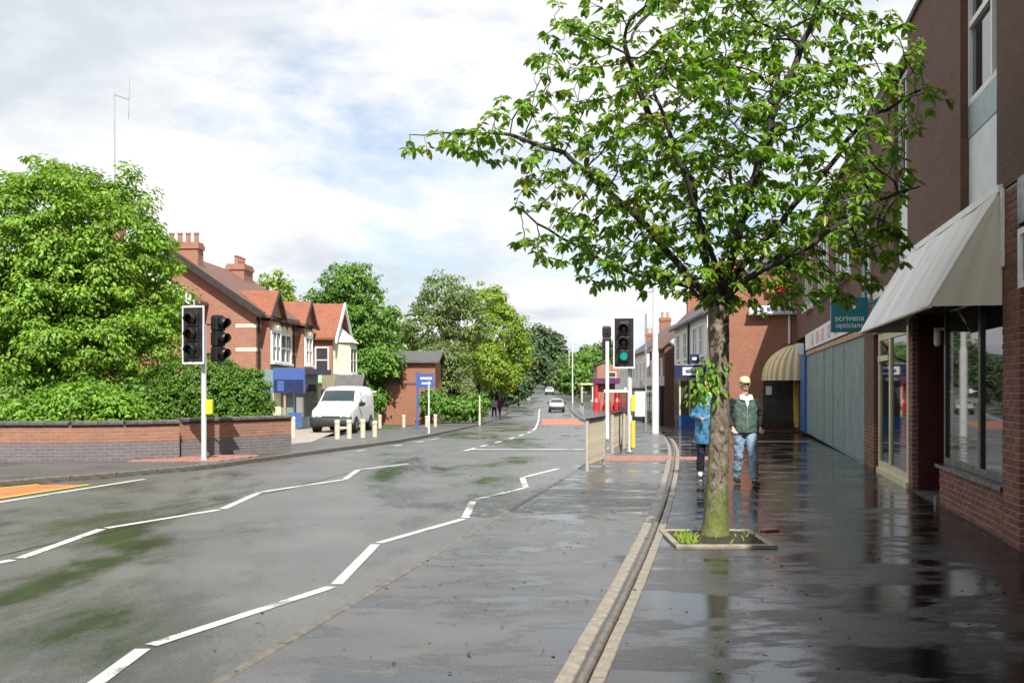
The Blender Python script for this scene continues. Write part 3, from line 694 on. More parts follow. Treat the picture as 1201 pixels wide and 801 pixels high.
# ------------------------------------------------------------------ block B: optician, boarded front
bB = thing('boarded_shop_building', 'brown brick block with optician shop and long grey boarded-up front', 'building', (0, 0, 0), -A)
H2 = 6.9
box('wall', M['brick_dark'], bB, UW+.30, 9, 16.94, 18.2, 3.45, H2)
p = box('cladding_panel', M['white_panel'], bB, UW+.08, UW+.298, 16.95, 18.18, 3.45, 4.7)
box('cladding_panel', M['grey_panel'], bB, UW+.07, UW+.298, 16.95, 18.18, 4.705, 5.1)
window(bB, 'x', -1, UW+.12, 16.95, 18.18, 5.105, H2-.05, M['white'], M['glass_up'], nv=2, nh=2, sill=False)
box('wall', M['brick_dark'], bB, UW, 9, 18.2, 21.4, 3.45, H2)
box('wall', M['brick_dark'], bB, UW+.05, 9, 21.8, 42.4, 3.45, H2)
box('pilaster', M['hoard'], bB, UW-.06, UW+.3, 21.4, 21.8, 2.9, H2)
box('parapet_coping', M['stone'], bB, UW-.05, 9.05, 16.94, 42.4, H2+.003, H2+.09)
box('stair_head', M['brick_dark'], bB, UW+.35, 6, 20.6, 24.5, H2+.093, 7.9)
for vv in (24.5, 29.5, 34.5):
    window(bB, 'x', -1, UW+.05, vv, vv+2.6, 4.3, 6.0, M['white'], M['glass_up'], nv=3, nh=1)
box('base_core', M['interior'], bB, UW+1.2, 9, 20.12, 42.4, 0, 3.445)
# optician front: cream window, fascia
shopwin(bB, 16.95, 20.1, .10, 2.62, UW+.05, (17.05, 18.8), M['cream'], .13)
m = MB(); m.box(UW-.005, UW+.10, 18.86, 20.0, 2.1, 2.2); m.build('transom', M['cream'], bB)
box('window_base', M['cream'], bB, UW-.02, UW+.1, 16.92, 20.1, 0, .098)
fa = box('fascia', M['awn_side'], bB, UW-.02, UW+1.2, 17.04, 20.55, 2.64, 3.44)
box('teal_board', M['teal'], fa, UW-.04, UW-.021, 19.2, 20.5, 2.66, 3.30)
box('white_band', M['white'], fa, UW-.05, UW-.041, 19.25, 20.1, 2.80, 3.02)
box('teal_band', M['grey_panel'], fa, UW-.04, UW-.021, 17.1, 19.19, 2.75, 3.2)
brickwork(bB, 20.56, 21.9, 0, .9, UW, .4, 'brick_pier')
box('brick_pier', M['brick_dark'], bB, UW, UW+.4, 20.56, 21.9, .903, 3.44)
MB().tube((UW-.06, 20.75, 3.3), (UW-.06, 20.75, H2-.6), .035).build('drainpipe', M['white'], bB)
# hoarding sheets
k = 0; vv = 22.0
while vv < 36.4:
    o = box('board', M['hoard'], bB, UW+.02+random.uniform(-.012, .012), UW+.06, vv, vv+1.20, .04+random.uniform(-.01, .01), 2.70); vv += 1.22
box('top_batten', M['tan'], bB, UW-.02, UW+.08, 21.95, 36.6, 2.705, 2.83)
box('bottom_batten', M['hoard'], bB, UW-.0, UW+.08, 21.95, 36.6, 0.0, .028)
fs = box('shop_fascia', M['render'], bB, UW-.03, UW+.1, 22.0, 36.6, 2.88, 3.42)
m = MB()
for q in range(7): m.box(UW-.045, UW-.031, 23.2+q*1.7, 23.9+q*1.7, 2.98, 3.32)
m.build('faded_lettering', M['pink'], fs)
box('door_surround', M['blue'], bB, UW-.06, UW+.2, 36.65, 38.6, 0, 2.75)
box('door_surround', M['yellow_paint'], bB, UW-.10, UW+.2, 40.9, 41.6, 0, 2.6)
box('doorway', M['black'], bB, UW+.05, UW+.3, 38.6, 40.9, 0, 2.75)
box('sign_box', M['white_panel'], bB, UW-.3, UW-.065, 36.8, 37.4, 2.75, 3.15)

# projecting optician sign
ps = thing('projecting_sign', 'teal projecting optician sign with white lettering', 'sign', (*uv2(UW, 20.62), 0), -A)
MB().box(-.80, -.10, -.06, .06, 2.70, 3.38).build('panel', M['teal'], ps, bevel=.01)
m = MB(); m.tube((-.1, 0, 2.8), (.0, 0, 2.8), .02); m.tube((-.1, 0, 3.28), (.0, 0, 3.28), .02); m.build('bracket', M['galv'], ps)
text('lettering', 'scrivens', M['white'], ps, (-.45, -.064, 2.97), (R(90), 0, 0), .17)
text('lettering', 'opticians', M['white'], ps, (-.45, -.064, 2.83), (R(90), 0, 0), .145)
MB().tube((-.37, -.06, 3.2), (-.37, -.066, 3.2), .045).build('emblem', M['white'], ps)

# ------------------------------------------------------------------ block C: brick flank with the small awning
bC = thing('brick_corner_building', 'orange red brick building end with bare sunlit flank wall behind the tree', 'building', (*uv2(.1, 42.5), G(41)), -A)
box('wall', M['brick_flank'], bC, 0, 9, 0, 6.2, -.2, 6.5)
box('parapet_coping', M['stone'], bC, -.05, 9.05, -.05, 6.25, 6.503, 6.6)
dk = box('entrance', M['interior'], bC, 1.55, 2.75, -.03, .05, .1, 2.6)
box('notice', M['white'], dk, 1.66, 1.9, -.045, -.031, 1.5, 1.85)
sg = box('shop_sign', M['white'], bC, 1.0, 3.6, -.35, -.2, 4.85, 5.15)
m = MB()
for q in range(9): m.box(1.15+q*.27, 1.30+q*.27, -.362, -.351, 4.92, 5.08)
m.build('sign_lettering', M['signblue'], sg)
box('sign_shelf', M['galv'], sg, .95, 3.65, -.36, -.05, 4.78, 4.845)
m = MB(); m.box(1.7, 2.1, -.3, -.24, 5.75, 6.0); m.build('yellow_panel', M['yellow_paint'], sg); m = MB(); m.box(2.15, 2.45, -.3, -.24, 5.7, 6.05); m.build('red_panel', M['red'], sg)
MB().tube((2.6, -.06, 3.6), (2.6, -.06, 6.4), .05).build('drainpipe', M['render'], bC)
for x0 in (.4,):
    pass
da = thing('dutch_canopy', 'small round yellow and cream striped canopy near the brick flank wall', 'awning', (*uv2(UW-.03, 38.4), G(38)+2.12), -A)
PR2, RD2, HH2, LEN2 = 1.30, 1.0, 1.28, 2.4
def canopy_strip(rows, k):
    MB().grid(rows).build('stripe', M['awn_stripe'] if k % 2 == 0 else M['awn_stripe2'], da, fix=False, smooth=True)
T_ = [math.pi/2*q/10 for q in range(11)]
for k in range(14):
    f0, f1 = math.pi/2*k/14, math.pi/2*(k+1)/14
    canopy_strip([[(-PR2*math.cos(f), RD2-RD2*math.sin(f), -.10) for f in (f0, f1)]] + [[(-PR2*math.cos(f)*math.cos(t), RD2-RD2*math.sin(f)*math.cos(t), HH2*math.sin(t)) for f in (f0, f1)] for t in T_], k)
for k in range(10):
    y0_, y1_ = RD2+LEN2*k/10, RD2+LEN2*(k+1)/10
    canopy_strip([[(-PR2, y, -.10) for y in (y0_, y1_)]] + [[(-PR2*math.cos(t), y, HH2*math.sin(t)) for y in (y0_, y1_)] for t in T_], k)
MB().prism([(-PR2*math.cos(t), HH2*math.sin(t)) for t in T_]+[(0, 0)], 'y', RD2+LEN2-.004, RD2+LEN2+.004).build('end_canvas', M['awn_stripe'], da)

# ------------------------------------------------------------------ block D: white rendered building
bD = thing('white_shop_house', 'white rendered two storey shop house with grey tiled roof beyond the brick flank', 'house', (9.0, 46.0, G(46)), -R(2.9))
box('wall', M['render'], bD, 0, 7, 0, 13.5, 2.55, 5.4)
box('ground_floor_wall', M['brick_flank'], bD, .02, 7, .02, 13.5, -.3, 2.547)
gable_roof(bD, 0, 7, 0, 13.5, 5.4, 8.3, M['slate'], 'y', .2)
box('gutter', M['black_wood'], bD, -.32, -.20, -.2, 13.7, 5.18, 5.30)
for k, (a, b_) in enumerate(((1.0, 2.4), (3.4, 4.8), (7.4, 8.8), (10.6, 12.0))):
    window(bD, 'x', -1, 0, a, b_, 3.4, 4.9, M['white'], M['glass_far'], nv=2, nh=2)
MB().tube((-.08, 6.2, .0), (-.08, 6.2, 5.2), .06).build('downpipe', M['black'], bD)
sfm = box('shopfront', M['navy'], bD, -.12, -.003, .4, 6.0, .0, 2.5)
for a in (.7, 2.5, 4.3): box('shop_window', M['glass_far'], sfm, -.135, -.121, a, a+1.4, .7, 2.0)
sf2 = box('shopfront', M['maroon'], bD, -.10, -.003, 6.6, 12.8, .0, 2.5)
for a in (6.9, 8.4, 9.9, 11.4): box('shop_window', M['black'], sf2, -.115, -.101, a, a+1.0, .3, 2.1)
chimney(bD, 3.5, 12.5, 7.5, 9.3, .9, .6, 2, M['brick_flank'], M['tan'])
sg = thing('shop_box_sign', 'white lit-box shop sign with blue band in navy frame', 'sign', (at(790, 46.5), 46.3, G(46)+2.35), 0)
MB().box(0, 1.45, -.1, .1, 0, .60).build('frame', M['navy'], sg, bevel=.01)
MB().box(.35, 1.3, -.115, -.101, .12, .48).build('face', M['white'], sg)
MB().box(.48, 1.18, -.13, -.116, .22, .37).build('lettering_band', M['signblue'], sg)
MB().box(1.45, 1.55, -.03, .03, .25, .32).build('bracket', M['black'], sg)
sg = thing('small_hanging_sign', 'small blue hanging sign with white mark on the white house', 'sign', (at(807, 47), 46.6, G(46)+3.0), 0)
MB().box(0, .42, -.03, .03, 0, .45).build('panel', M['navy'], sg); MB().box(.1, .3, -.045, -.031, .18, .30).build('mark', M['white'], sg); MB().box(.42, .75, -.02, .02, .1, .14).build('bracket', M['black'], sg)
sw = thing('shop_display_window', 'narrow pale shop window with blue lower panel beside the navy doorway', 'window', (at(795, 46.9), 46.6, G(46)), 0)
MB().box(0, .95, 0, .08, 0, .6).build('lower_panel', M['blue'], sw); MB().box(.05, .9, .01, .07, .6, 2.2).build('pane', M['glass_far'], sw)
m = MB()
for x in (0, .45, .9): m.box(x, x+.06, -.02, .1, .6, 2.3)
m.build('frame', M['cream'], sw)

# ------------------------------------------------------------------ block E: further right terrace
def terrace(name, label, loc, rz, L, ze, zr, depth, wallmat, roofmat, nwin, cat='house', front=True, shop=None):
    t = thing(name, label, cat, loc, rz)
    box('wall', M[wallmat], t, 0, depth, 0, L, -.5, ze)
    gable_roof(t, 0, depth, 0, L, ze, zr, M[roofmat], 'y', .2)
    for k in range(nwin):
        c = L*(k+.5)/nwin; window(t, 'x', -1, 0, c-.5, c+.5, ze*.58, ze*.58+1.3, M['white'], M['glass_far'], nv=2, nh=2)
    window(t, 'y', -1, 0, 1.2, 2.1, ze*.6, ze*.6+1.2, M['white'], M['glass_far'], nv=1, nh=2)
    if shop:
        s = box('shopfront', M[shop[0]], t, -.25, -.003, .2, L-.2, 0, 2.3)
        for k in range(int(L/2)): box('shop_window', M['glass_far'], s, -.265, -.251, .5+2*k, 1.9+2*k, .6, 2.0)
        box('fascia', M[shop[1]], t, -.5, -.003, .1, L-.1, 2.303, 2.85)
    chimney(t, depth/2, L-.6, zr-.6, zr+1.1, .9, .6, 2, M['brick_flank'], M['tan'])
    return t
terrace('terraced_house', 'brown gabled house with chimney between the lamp column and white shop house', (at(776, 62), 61.0, G(61)), -R(2), 9, 4.7, 7.6, 6, 'brick_dark', 'tile_brown', 3, shop=('black', 'white'))
terrace('terraced_house', 'white rendered terrace with long white shop fascia behind the green signal', (at(757, 72), 71.5, G(71)), -R(2), 15, 5.0, 7.2, 6, 'render', 'slate', 5, shop=('black', 'render'))
terrace('terraced_house', 'pale far terrace house with slate roof left of the signal pole', (at(735, 92), 90, G(90)), -R(2), 12, 4.9, 6.9, 6, 'render', 'slate', 4, shop=('maroon', 'render'))
rb = terrace('red_shop', 'small red brick shop with bright red pillars far down the right pavement', (at(698, 112), 110, G(110)), -R(2), 9, 5.0, 6.2, 6, 'brick_red', 'slate', 3, cat='shop')
for x in (-.1, 1.1, 2.2): MB().lathe([(.42, 0), (.40, 1.0), (.22, 1.4), (.16, 3.0)], (x, -.5, -.1), 10).build('pillar', M['red'], rb)
box('fascia', M['purple_cloth'], rb, -.5, 3.5, -.8, -.003, 2.9, 3.5)

# ------------------------------------------------------------------ left: big house
hx = thing('corner_house', 'red brick corner house with tall gable, stone dressed windows and chimneys', 'house', (-11.3, 44.0, G(44)), -R(2.6))
EA, RI, DP, LN = 5.28, 7.75, 7.3, 10.2
box('wall', M['brick_red'], hx, -DP, 0, 0, LN, -.4, EA)
m = MB(); m.prism([(-DP, EA-.003), (0, EA-.003), (-DP/2, RI-.05)], 'y', .0, .3); m.build('gable', M['brick_red'], hx)
gable_roof(hx, -DP, 0, 0, LN, EA, RI, M['tile_brown'], 'y', .30)
m = MB(); sl = (RI-EA)/(DP/2)
for sgn in (1, -1):
    xm = -DP/2; x1 = xm+sgn*(DP/2+.34); z1 = EA-.34*sl
    m.prism([(xm, RI-.16), (xm, RI+.18), (x1, z1+.17), (x1, z1-.17)], 'y', -.42, -.31)
m.build('bargeboard', M['black_wood'], hx)
chimney(hx, -DP/2+.1, .9, RI-.5, RI+.62, 1.5, .7, 4, M['brick_red'], M['brick_red'])
chimney(hx, -DP/2+.3, 8.2, RI-.5, RI+.48, .9, 1.5, 4, M['brick_red'], M['brick_red'])
m = MB()
for z in (1.3, 2.3, 3.45, 4.5): m.box(-.9, .012, -.012, .0, z, z+.16); m.box(0, .012, 0, 9.9, z+.003, z+.157)
m.build('stone_band', M['cream_stone'], hx)
box('alarm_box', M['white'], hx, -5.0, -4.75, -.12, -.003, 5.3, 5.6)
box('gutter', M['black_wood'], hx, .24, .36, -.3, LN+.3, EA-.33, EA-.22)
def stonewin(y0, y1, n, bay):
    d = .42 if bay else .02
    if bay: box('bay', M['brick_red'], hx, .003, d-.02, y0-.12, y1+.12, 2.55, 4.85)
    w = window(hx, 'x', 1, d, y0, y1, 3.0, 4.45, M['white'], M['glass_far'], nv=n, nh=2, fw=.10, depth=.08)
    m = MB(); ym = (y0+y1)/2
    for k in range(n):
        a, b_ = y0+(y1-y0)*k/n, y0+(y1-y0)*(k+1)/n; c = (a+b_)/2; r = (b_-a)/2
        m.prism([(c+r*math.cos(t), 4.452+r*.75*math.sin(t)) for t in np.linspace(0, math.pi, 9)], 'x', d-.01, d+.10)
    m.build('arched_head', M['cream_stone'], hx)
    if bay:
        g = MB(); yc = (y0+y1)/2; hw = (y1-y0)/2+.35
        g.prism([(yc-hw, EA-.2), (yc+hw, EA-.2), (yc, EA+.85)], 'x', -.6, d+.02); g.build('gablet', M['brick_red'], hx)
        g = MB(); g.prism([(yc-hw-.15, EA-.3), (yc, EA+.85), (yc+hw+.15, EA-.3), (yc+hw+.15, EA-.18), (yc, EA+1.0), (yc-hw-.15, EA-.18)], 'x', -2.6, d+.16); g.build('gablet_roof', M['tile_red'], hx)
        g = MB()
        for s in (1, -1): g.prism([(yc, EA+.80), (yc, EA+1.04), (yc+s*(hw+.2), EA-.22), (yc+s*(hw+.2), EA-.42)], 'x', d+.163, d+.22)
        g.build('gablet_bargeboard', M['black_wood'], hx)
stonewin(.9, 2.3, 2, True); stonewin(3.7, 5.6, 2, False); stonewin(6.9, 8.3, 2, True)
for y in (.25, 6.2, 9.6): MB().tube((.07, y, 2.5), (.07, y, EA-.3), .05).build('downpipe', M['black'], hx)
# shop units at its foot
su = thing('blue_shopfront', 'grey shop unit with blue sign fascia at the foot of the corner house', 'shop', (-11.2, 44.3, G(44)), -R(2.6))
box('wall', M['hoard'], su, .1, 1.5, .0, 4.6, -.2, 2.65)
sb = box('fascia', M['signblue'], su, .75, 2.15, -.55, -.40, 1.62, 2.72)
box('fascia_panel', M['navy'], sb, .8, 2.1, -.565, -.551, 1.62, 2.2); box('sign_mark', M['signblue'], sb, .95, 1.25, -.58, -.566, 1.7, 2.15)
box('canopy', M['navy'], su, .75, 2.15, -.39, 4.6, 2.45, 2.70)
box('corner_post', M['tan'], su, 1.2, 1.28, -.45, -.37, 0, 1.62); box('door', M['cream'], su, .6, .95, -.03, -.003, 0, 1.9)
box('window', M['glass_far'], su, 1.51, 1.53, .4, 4.2, .5, 2.0); box('blue_panel', M['signblue'], su, 1.4, 2.0, -.5, -.4, .1, .75)
su = thing('green_shopfront', 'pale green shopfront beside the blue sign, behind the van', 'shop', (-10.9, 49.6, G(50)), -R(2.6))
box('wall', M['cream'], su, .0, 1.3, 0, 4.6, -.2, 2.7); box('window', M['glass_far'], su, .15, 1.25, -.02, -.003, .3, 1.9); box('side_window', M['glass_far'], su, 1.303, 1.32, .5, 4.2, .3, 1.9)
gp = simple('pale_green_paint', (.45, .60, .36), .5); box('fascia', gp, su, -.1, 1.5, -.16, -.025, 2.0, 2.75); box('pilaster', gp, su, -.35, -.05, -.3, -.1, 0.9, 2.8)
# second house with projecting bay
h2 = thing('bay_window_house', 'red brick house with white canted bay and steep red roof beside the tree', 'house', (-11.75, 54.6, G(55)), -R(2.6))
box('wall', M['brick_red'], h2, -7, .2, 0, 8, -.4, 5.2); gable_roof(h2, -7, .2, 0, 8, 5.2, 7.3, M['tile_brown'], 'y', .25)
box('wing', M['brick_red'], h2, .2, 1.35, 2.6, 6.4, -.4, 5.0)
g = MB(); g.prism([(2.3, 4.8), (4.5, 6.85), (6.7, 4.8), (6.7, 4.94), (4.5, 7.03), (2.3, 4.94)], 'x', -3, 1.62); g.build('wing_roof', M['tile_red'], h2)
g = MB(); g.prism([(2.62, 5.003), (6.38, 5.003), (4.5, 6.7)], 'x', 1.0, 1.32); g.build('wing_gable', M['brick_red'], h2)
g = MB()
for s in (1, -1): g.prism([(4.5, 6.72), (4.5, 7.08), (4.5+s*2.35, 4.9), (4.5+s*2.35, 4.6)], 'x', 1.623, 1.72)
g.build('bargeboard', M['white'], h2)
cb = MB(); cb.prism([(1.35, 2.8), (2.15, 3.5), (2.15, 5.5), (1.35, 6.2)], 'z', 2.3, 4.7); bay_o = cb.build('bay', M['cream_stone'], h2)
window(h2, 'x', 1, 2.15, 3.6, 5.4, 2.9, 4.4, M['white'], M['glass_far'], nv=2, nh=2, depth=.05)
g = MB(); P0 = [(1.35, 2.7, 4.7), (2.3, 3.4, 4.7), (2.3, 5.6, 4.7), (1.35, 6.3, 4.7), (1.35, 4.5, 5.7)]; g.add(P0, [(0, 1, 4), (1, 2, 4), (2, 3, 4), (0, 3, 2, 1)]); g.build('bay_roof', M['white'], h2)
m = MB(); m.box(1.3, 1.38, 2.75, 2.85, 2.9, 4.4); window(h2, 'y', -1, 2.6, .35, 1.15, 2.9, 4.4, M['white'], M['glass_far'], nv=1, nh=2)
box('white_bay_base', M['white'], h2, 1.36, 2.3, 2.6, 6.3, -.3, 2.297)
MB().tube((-.2, -.1, .5), (-.2, -.1, 5.2), .06).build('downpipe', M['black'], h2)
# hidden house behind the broad left tree, with aerial mast
h3 = thing('rear_house', 'brick house mostly hidden behind the broad left tree, white gable edge and aerial', 'house', (-23, 42.0, G(42)), 0)
box('wall', M['brick_red'], h3, 0, 9.3, 0, 9, -.4, 5.6); gable_roof(h3, 0, 9.3, 0, 9, 5.6, 8.6, M['tile_brown'], 'y', .3)
m = MB(); sl = 3.0/4.65
m.prism([(4.65, 8.45), (4.65, 8.85), (9.75, 8.85-5.1*sl), (9.75, 8.45-5.1*sl)], 'y', -.45, -.31); m.build('bargeboard', M['white'], h3)
m = MB(); m.prism([(0, 5.603), (9.3, 5.603), (4.65, 8.55)], 'y', 0, .3); m.build('gable', M['brick_red'], h3)
chimney(h3, 5.9, .9, 7.6, 10.05, .75, .7, 1, M['brick_red'], M['black'])
m = MB(); ax = at(134, 42.9)+23; m.tube((ax, .9, 9.6), (ax, .9, 14.5), .035, .025, 8); m.tube((ax, .9, 14.4), (ax+.65, .75, 14.15), .022, .022, 6); m.tube((ax+.65, .75, 13.3), (ax+.7, .75, 15.0), .018, .012, 6); m.build('aerial', M['galv'], h3)
# flat roofed shed behind the van, brick building behind the blue sign
sh = thing('small_kiosk', 'small grey roofed kiosk with white bargeboards behind the white van', 'kiosk', (at(398, 50), 49.0, G(49)), 0)
box('wall', M['render'], sh, 0, 1.1, 0, 2, 0, 1.75); gable_roof(sh, 0, 1.1, 0, 2, 1.75, 2.5, M['slate'], 'x', .15, .08)
box('bargeboard', M['white'], sh, 1.26, 1.32, -.2, 2.2, 1.55, 1.66); box('shelf_board', M['bollard'], sh, .9, 2.0, -.2, -.05, 1.72, 1.8)
bh = thing('brick_block', 'plain orange brick block with dark roof behind the blue pole sign', 'building', (at(448, 66), 64.5, G(65)), 0)
box('wall', M['brick_flank'], bh, 0, 3.6, 0, 7, -.4, 3.9); gable_roof(bh, 0, 3.6, 0, 7, 3.9, 4.6, M['slate'], 'x', .3)
window(bh, 'y', -1, 0, .6, 1.4, 2.7, 3.8, M['black'], M['glass_far']); window(bh, 'y', -1, 0, 2.7, 3.3, .6, 2.0, M['black'], M['glass_far'])
box('string_course', M['stone'], bh, .0, 3.6, -.03, -.003, 2.45, 2.55)

# ------------------------------------------------------------------ left garden wall in two lengths
def garden_wall(name, label, pts, h, group):
    t = thing(name, label, 'wall', (pts[0][0], pts[0][1], 0), 0, group)
    P = [Vector((p[0]-pts[0][0], p[1]-pts[0][1])) for p in pts]
    # resample
    Q = [P[0]]
    for a, b in zip(P, P[1:]):
        n = max(1, int((b-a).length/.5)); Q += [a+(b-a)*(k+1)/n for k in range(n)]
    def strip(z0, z1, th, mat, nm):
        m = MB(); acc = 0
        rows = []
        for i, p in enumerate(Q):
            d = (Q[min(i+1, len(Q)-1)]-Q[max(i-1, 0)]).normalized(); n = Vector((-d.y, d.x))*th/2
            rows.append([(p.x-n.x, p.y-n.y, z0), (p.x-n.x, p.y-n.y, z1), (p.x+n.x, p.y+n.y, z1), (p.x+n.x, p.y+n.y, z0), (p.x-n.x, p.y-n.y, z0)])
        m.grid(rows); m.f.append((0, 1, 2, 3)); k = (len(rows)-1)*5; m.f.append((k+3, k+2, k+1, k)); m.build(nm, mat, t)
    strip(-.15, .40, .27, M['brick_blue'], 'lower_course'); strip(.403, h-.11, .262, M['brick_wall'], 'upper_course'); strip(h-.107, h-.06, .275, M['stone'], 'capping_course')
    for a, b in zip(Q, Q[1:]):
        d = b-a; L = d.length; m = MB(); m.prism([(-.19, 0), (.19, 0), (.19, .05), (.0, .085), (-.19, .05)], 'x', -L/2+.006, L/2-.006)
        o = m.build('coping_stone', M['stone'], t); o.location = ((a.x+b.x)/2, (a.y+b.y)/2, h-.057+random.uniform(-.004, .004)); o.rotation_euler = (0, 0, math.atan2(d.y, d.x))
    return t
garden_wall('garden_wall', 'curved low red and blue-grey brick garden wall at the left edge', [(-18, 24.6), (-14.5, 22.6), (-12.6, 21.95), (-11.2, 21.75), (-9.6, 21.75), (-8.6, 22.1), (-7.62, 22.75)], .85, 'low garden walls')
garden_wall('garden_wall', 'straight low brick garden wall in front of the clipped round bush', [(-7.72, 23.05), (-5.75, 25.6)], .87, 'low garden walls')
box('end_post', M['bollard'], None, 0, 0.01, 0, .01, 0, .01) if False else None
# ------------------------------------------------------------------ traffic signals
def signal_head(t, x, y, z0, rz, board=True, lit=None, hood=True):
    """three-lamp head facing -y (turned by rz) whose housing bottom is z0"""
    h = bpy.data.objects.new('signal_head', None); COL.objects.link(h); h.parent = t; h.location = (x, y, z0); h.rotation_euler = (0, 0, rz)
    m = MB()
    for k in range(3): m.box(-.135, .135, -.10, .09, .045+k*.335, .355+k*.335)
    m.box(-.11, .11, -.07, .08, .03, 1.06); m.build('housing', M['black'], h, bevel=.02)
    if board:
        m = MB(); m.box(-.235, .235, -.055, -.035, -.06, 1.13); m.build('backing_board', M['black'], h)
        m = MB()
        for a in ((-.262, -.236, -.10, 1.17), (.236, .262, -.10, 1.17)): m.box(a[0], a[1], -.062, -.03, a[2], a[3])
        m.box(-.236, .236, -.062, -.03, -.10, -.061); m.box(-.236, .236, -.062, -.03, 1.131, 1.17); m.build('white_border', M['white'], h)
    for k, nm in enumerate(('green', 'amber', 'red')):
        zc = .20+k*.335
        mat = M['lens_green_lit'] if (lit == nm) else M['lens_'+nm]
        m = MB(); prof = []
        rows = []
        for j in range(5):
            r = .10*j/4; rows.append([(r*math.cos(t_), -.102-.022*(1-(j/4)**2), zc+r*math.sin(t_)) for t_ in np.linspace(0, 2*math.pi, 19)])
        m.grid(rows); m.build('lens', mat, h, smooth=True)
        m = MB(); rows = []
        for j, yy in enumerate((-.10, -.29)):
            rows.append([(.118*math.cos(t_), yy + (.09*max(0, -math.sin(t_)+.1) if j else 0), zc+.118*math.sin(t_)) for t_ in np.linspace(R(-62), R(242), 22)])
        v_ = m.grid(rows).build('visor', M['black'], h, smooth=True)
        so = v_.modifiers.new('thick', 'SOLIDIFY'); so.thickness = .008
    return h
def signal(name, label, x, y, z, heads, ptop, polemat='polegrey', r=.057):
    t = thing(name, label, 'traffic signal', (x, y, z), 0, 'crossing signals')
    MB().tube((0, 0, 0), (0, 0, ptop), r, r, 14).build('pole', M[polemat], t, smooth=False)
    MB().lathe([(r+.04, 0), (r+.04, .02), (r+.012, .05)], (0, 0, 0), 14).build('base', M['galv'], t)
    for hd in heads: signal_head(t, *hd[:4], **hd[4])
    m = MB()
    for hd in heads: m.tube((0, 0, hd[2]+.2), (hd[0]*.8, hd[1]*.8, hd[2]+.2), .02); m.tube((0, 0, hd[2]+.85), (hd[0]*.8, hd[1]*.8, hd[2]+.85), .02)
    m.build('bracket', M['black'], t)
    return t
s1 = signal('traffic_signal', 'crossing signal with white bordered board and yellow box by the left garden wall', -6.78, 21.95, 0, [(-.17, -.12, 2.22, R(-13), dict(board=True)), (.30, .03, 2.14, R(62), dict(board=False))], 3.0)
MB().box(.05, .19, -.06, .08, 1.02, 1.34).build('push_button_box', M['yellow_tag'], s1, bevel=.015)
s2 = signal('traffic_signal', 'crossing signal showing green on the right pavement', 2.92, 24.75, 0, [(-.15, -.14, 2.17, R(-12), dict(board=True, lit='green'))], 3.0)
pb = MB().box(.12, .37, -.10, .12, .88, 1.50).build('control_box', M['white'], s2, bevel=.015)
MB().box(.03, .125, -.13, -.102, 1.02, 1.42).build('yellow_strip', M['yellow_tag'], s2)
MB().box(.03, .12, -.115, -.06, .12, .78).build('lower_strip', M['yellow_paint'], s2)
s3 = signal('traffic_signal', 'far crossing signal turned away, black back half hidden behind the green one', 2.92, 30.6, 0, [(0, .16, 2.42, R(172), dict(board=False))], 3.0, 'polewhite')
MB().box(-.1, .62, -.03, .03, 1.44, 1.52).build('cross_bar', M['polewhite'], s3)

# ------------------------------------------------------------------ guard rails
def guardrail(label, p, q, h=1.0, n=None, mat='railwood'):
    z = G((p[1]+q[1])/2); t = thing('guard_rail', label, 'railing', (p[0], p[1], z), math.atan2(q[1]-p[1], q[0]-p[0]), 'pedestrian guard rails')
    L = math.hypot(q[0]-p[0], q[1]-p[1])
    MB().box(0, L, -.03, .03, h-.05, h).build('top_rail', M['black_wood'], t)
    MB().box(.02, L-.02, -.018, .018, .10, .14).build('bottom_rail', M[mat], t)
    for x in (.03, L-.03): MB().box(x-.03, x+.03, -.028, .028, -.02, h-.052).build('post', M[mat], t)
    n = n or int(L/.085); bm_ = MB().box(-.013, .013, -.010, .010, .142, h-.052).mesh('bar', M[mat])
    for k in range(1, n): inst('bar', bm_, t, (.03+(L-.06)*k/n, 0, 0))
    return t
guardrail('nearest pedestrian guard rail on the kerb edge, with dark top rail', (1.44, 19.1), (1.93, 20.9), 1.02)
guardrail('guard rail just beyond the tactile paving, beside the green signal', (2.46, 24.4), (2.83, 25.9), 1.0)
guardrail('guard rail standing behind the signal pole', (2.95, 26.2), (3.4, 28.4), 1.0)
guardrail('far guard rail on the right kerb near the red shop', (6.3, 88), (6.9, 101), 1.05, 40, 'galv')

# ------------------------------------------------------------------ columns, posts, signs
def column(name, label, x, y, z, h, r, mat, arm=0.0, group=None, cat='lamp post'):
    t = thing(name, label, cat, (x, y, z), 0, group)
    MB().lathe([(r*1.02, -.05), (r, .0), (r, h*.32), (r*.78, h*.34), (r*.62, h)], (0, 0, 0), 16).build('shaft', M[mat], t, smooth=False)
    MB().box(-r*.5, r*.5, -r*1.04, -r*.9, .5, 1.1).build('access_door', M[mat], t)
    if arm:
        MB().path([(0, 0, h-.1), (-.1*arm, 0, h+.25), (-.5*arm, 0, h+.4), (-1.2*arm, 0, h+.42)], [r*.6, r*.5, r*.4, r*.35], 8).build('arm', M[mat], t)
        MB().lathe([(.02, -.05), (.13, 0), (.16, .06), (.05, .14)], (-1.35*arm, 0, h+.36), 10).build('lantern', M['galv'], t)
    return t
column('lamp_column', 'thick white lamp column beside the shop pavement', 5.53, 38.5, G(38.5), 9.5, .135, 'polewhite', 0)
column('grey_post', 'slim grey post left of the thick white column', at(757, 44), 44, G(44), 5.1, .06, 'galv', 0, None, 'post')
for px, Y, l in ((671, 135, 'tall pale lamp column far down the right kerb'), (667, 190, 'smaller far lamp column beyond the tall pale one')):
    column('lamp_column', l, at(px, Y), Y, G(Y), 8.2, .09, 'polewhite', 1.0, 'far lamp columns')
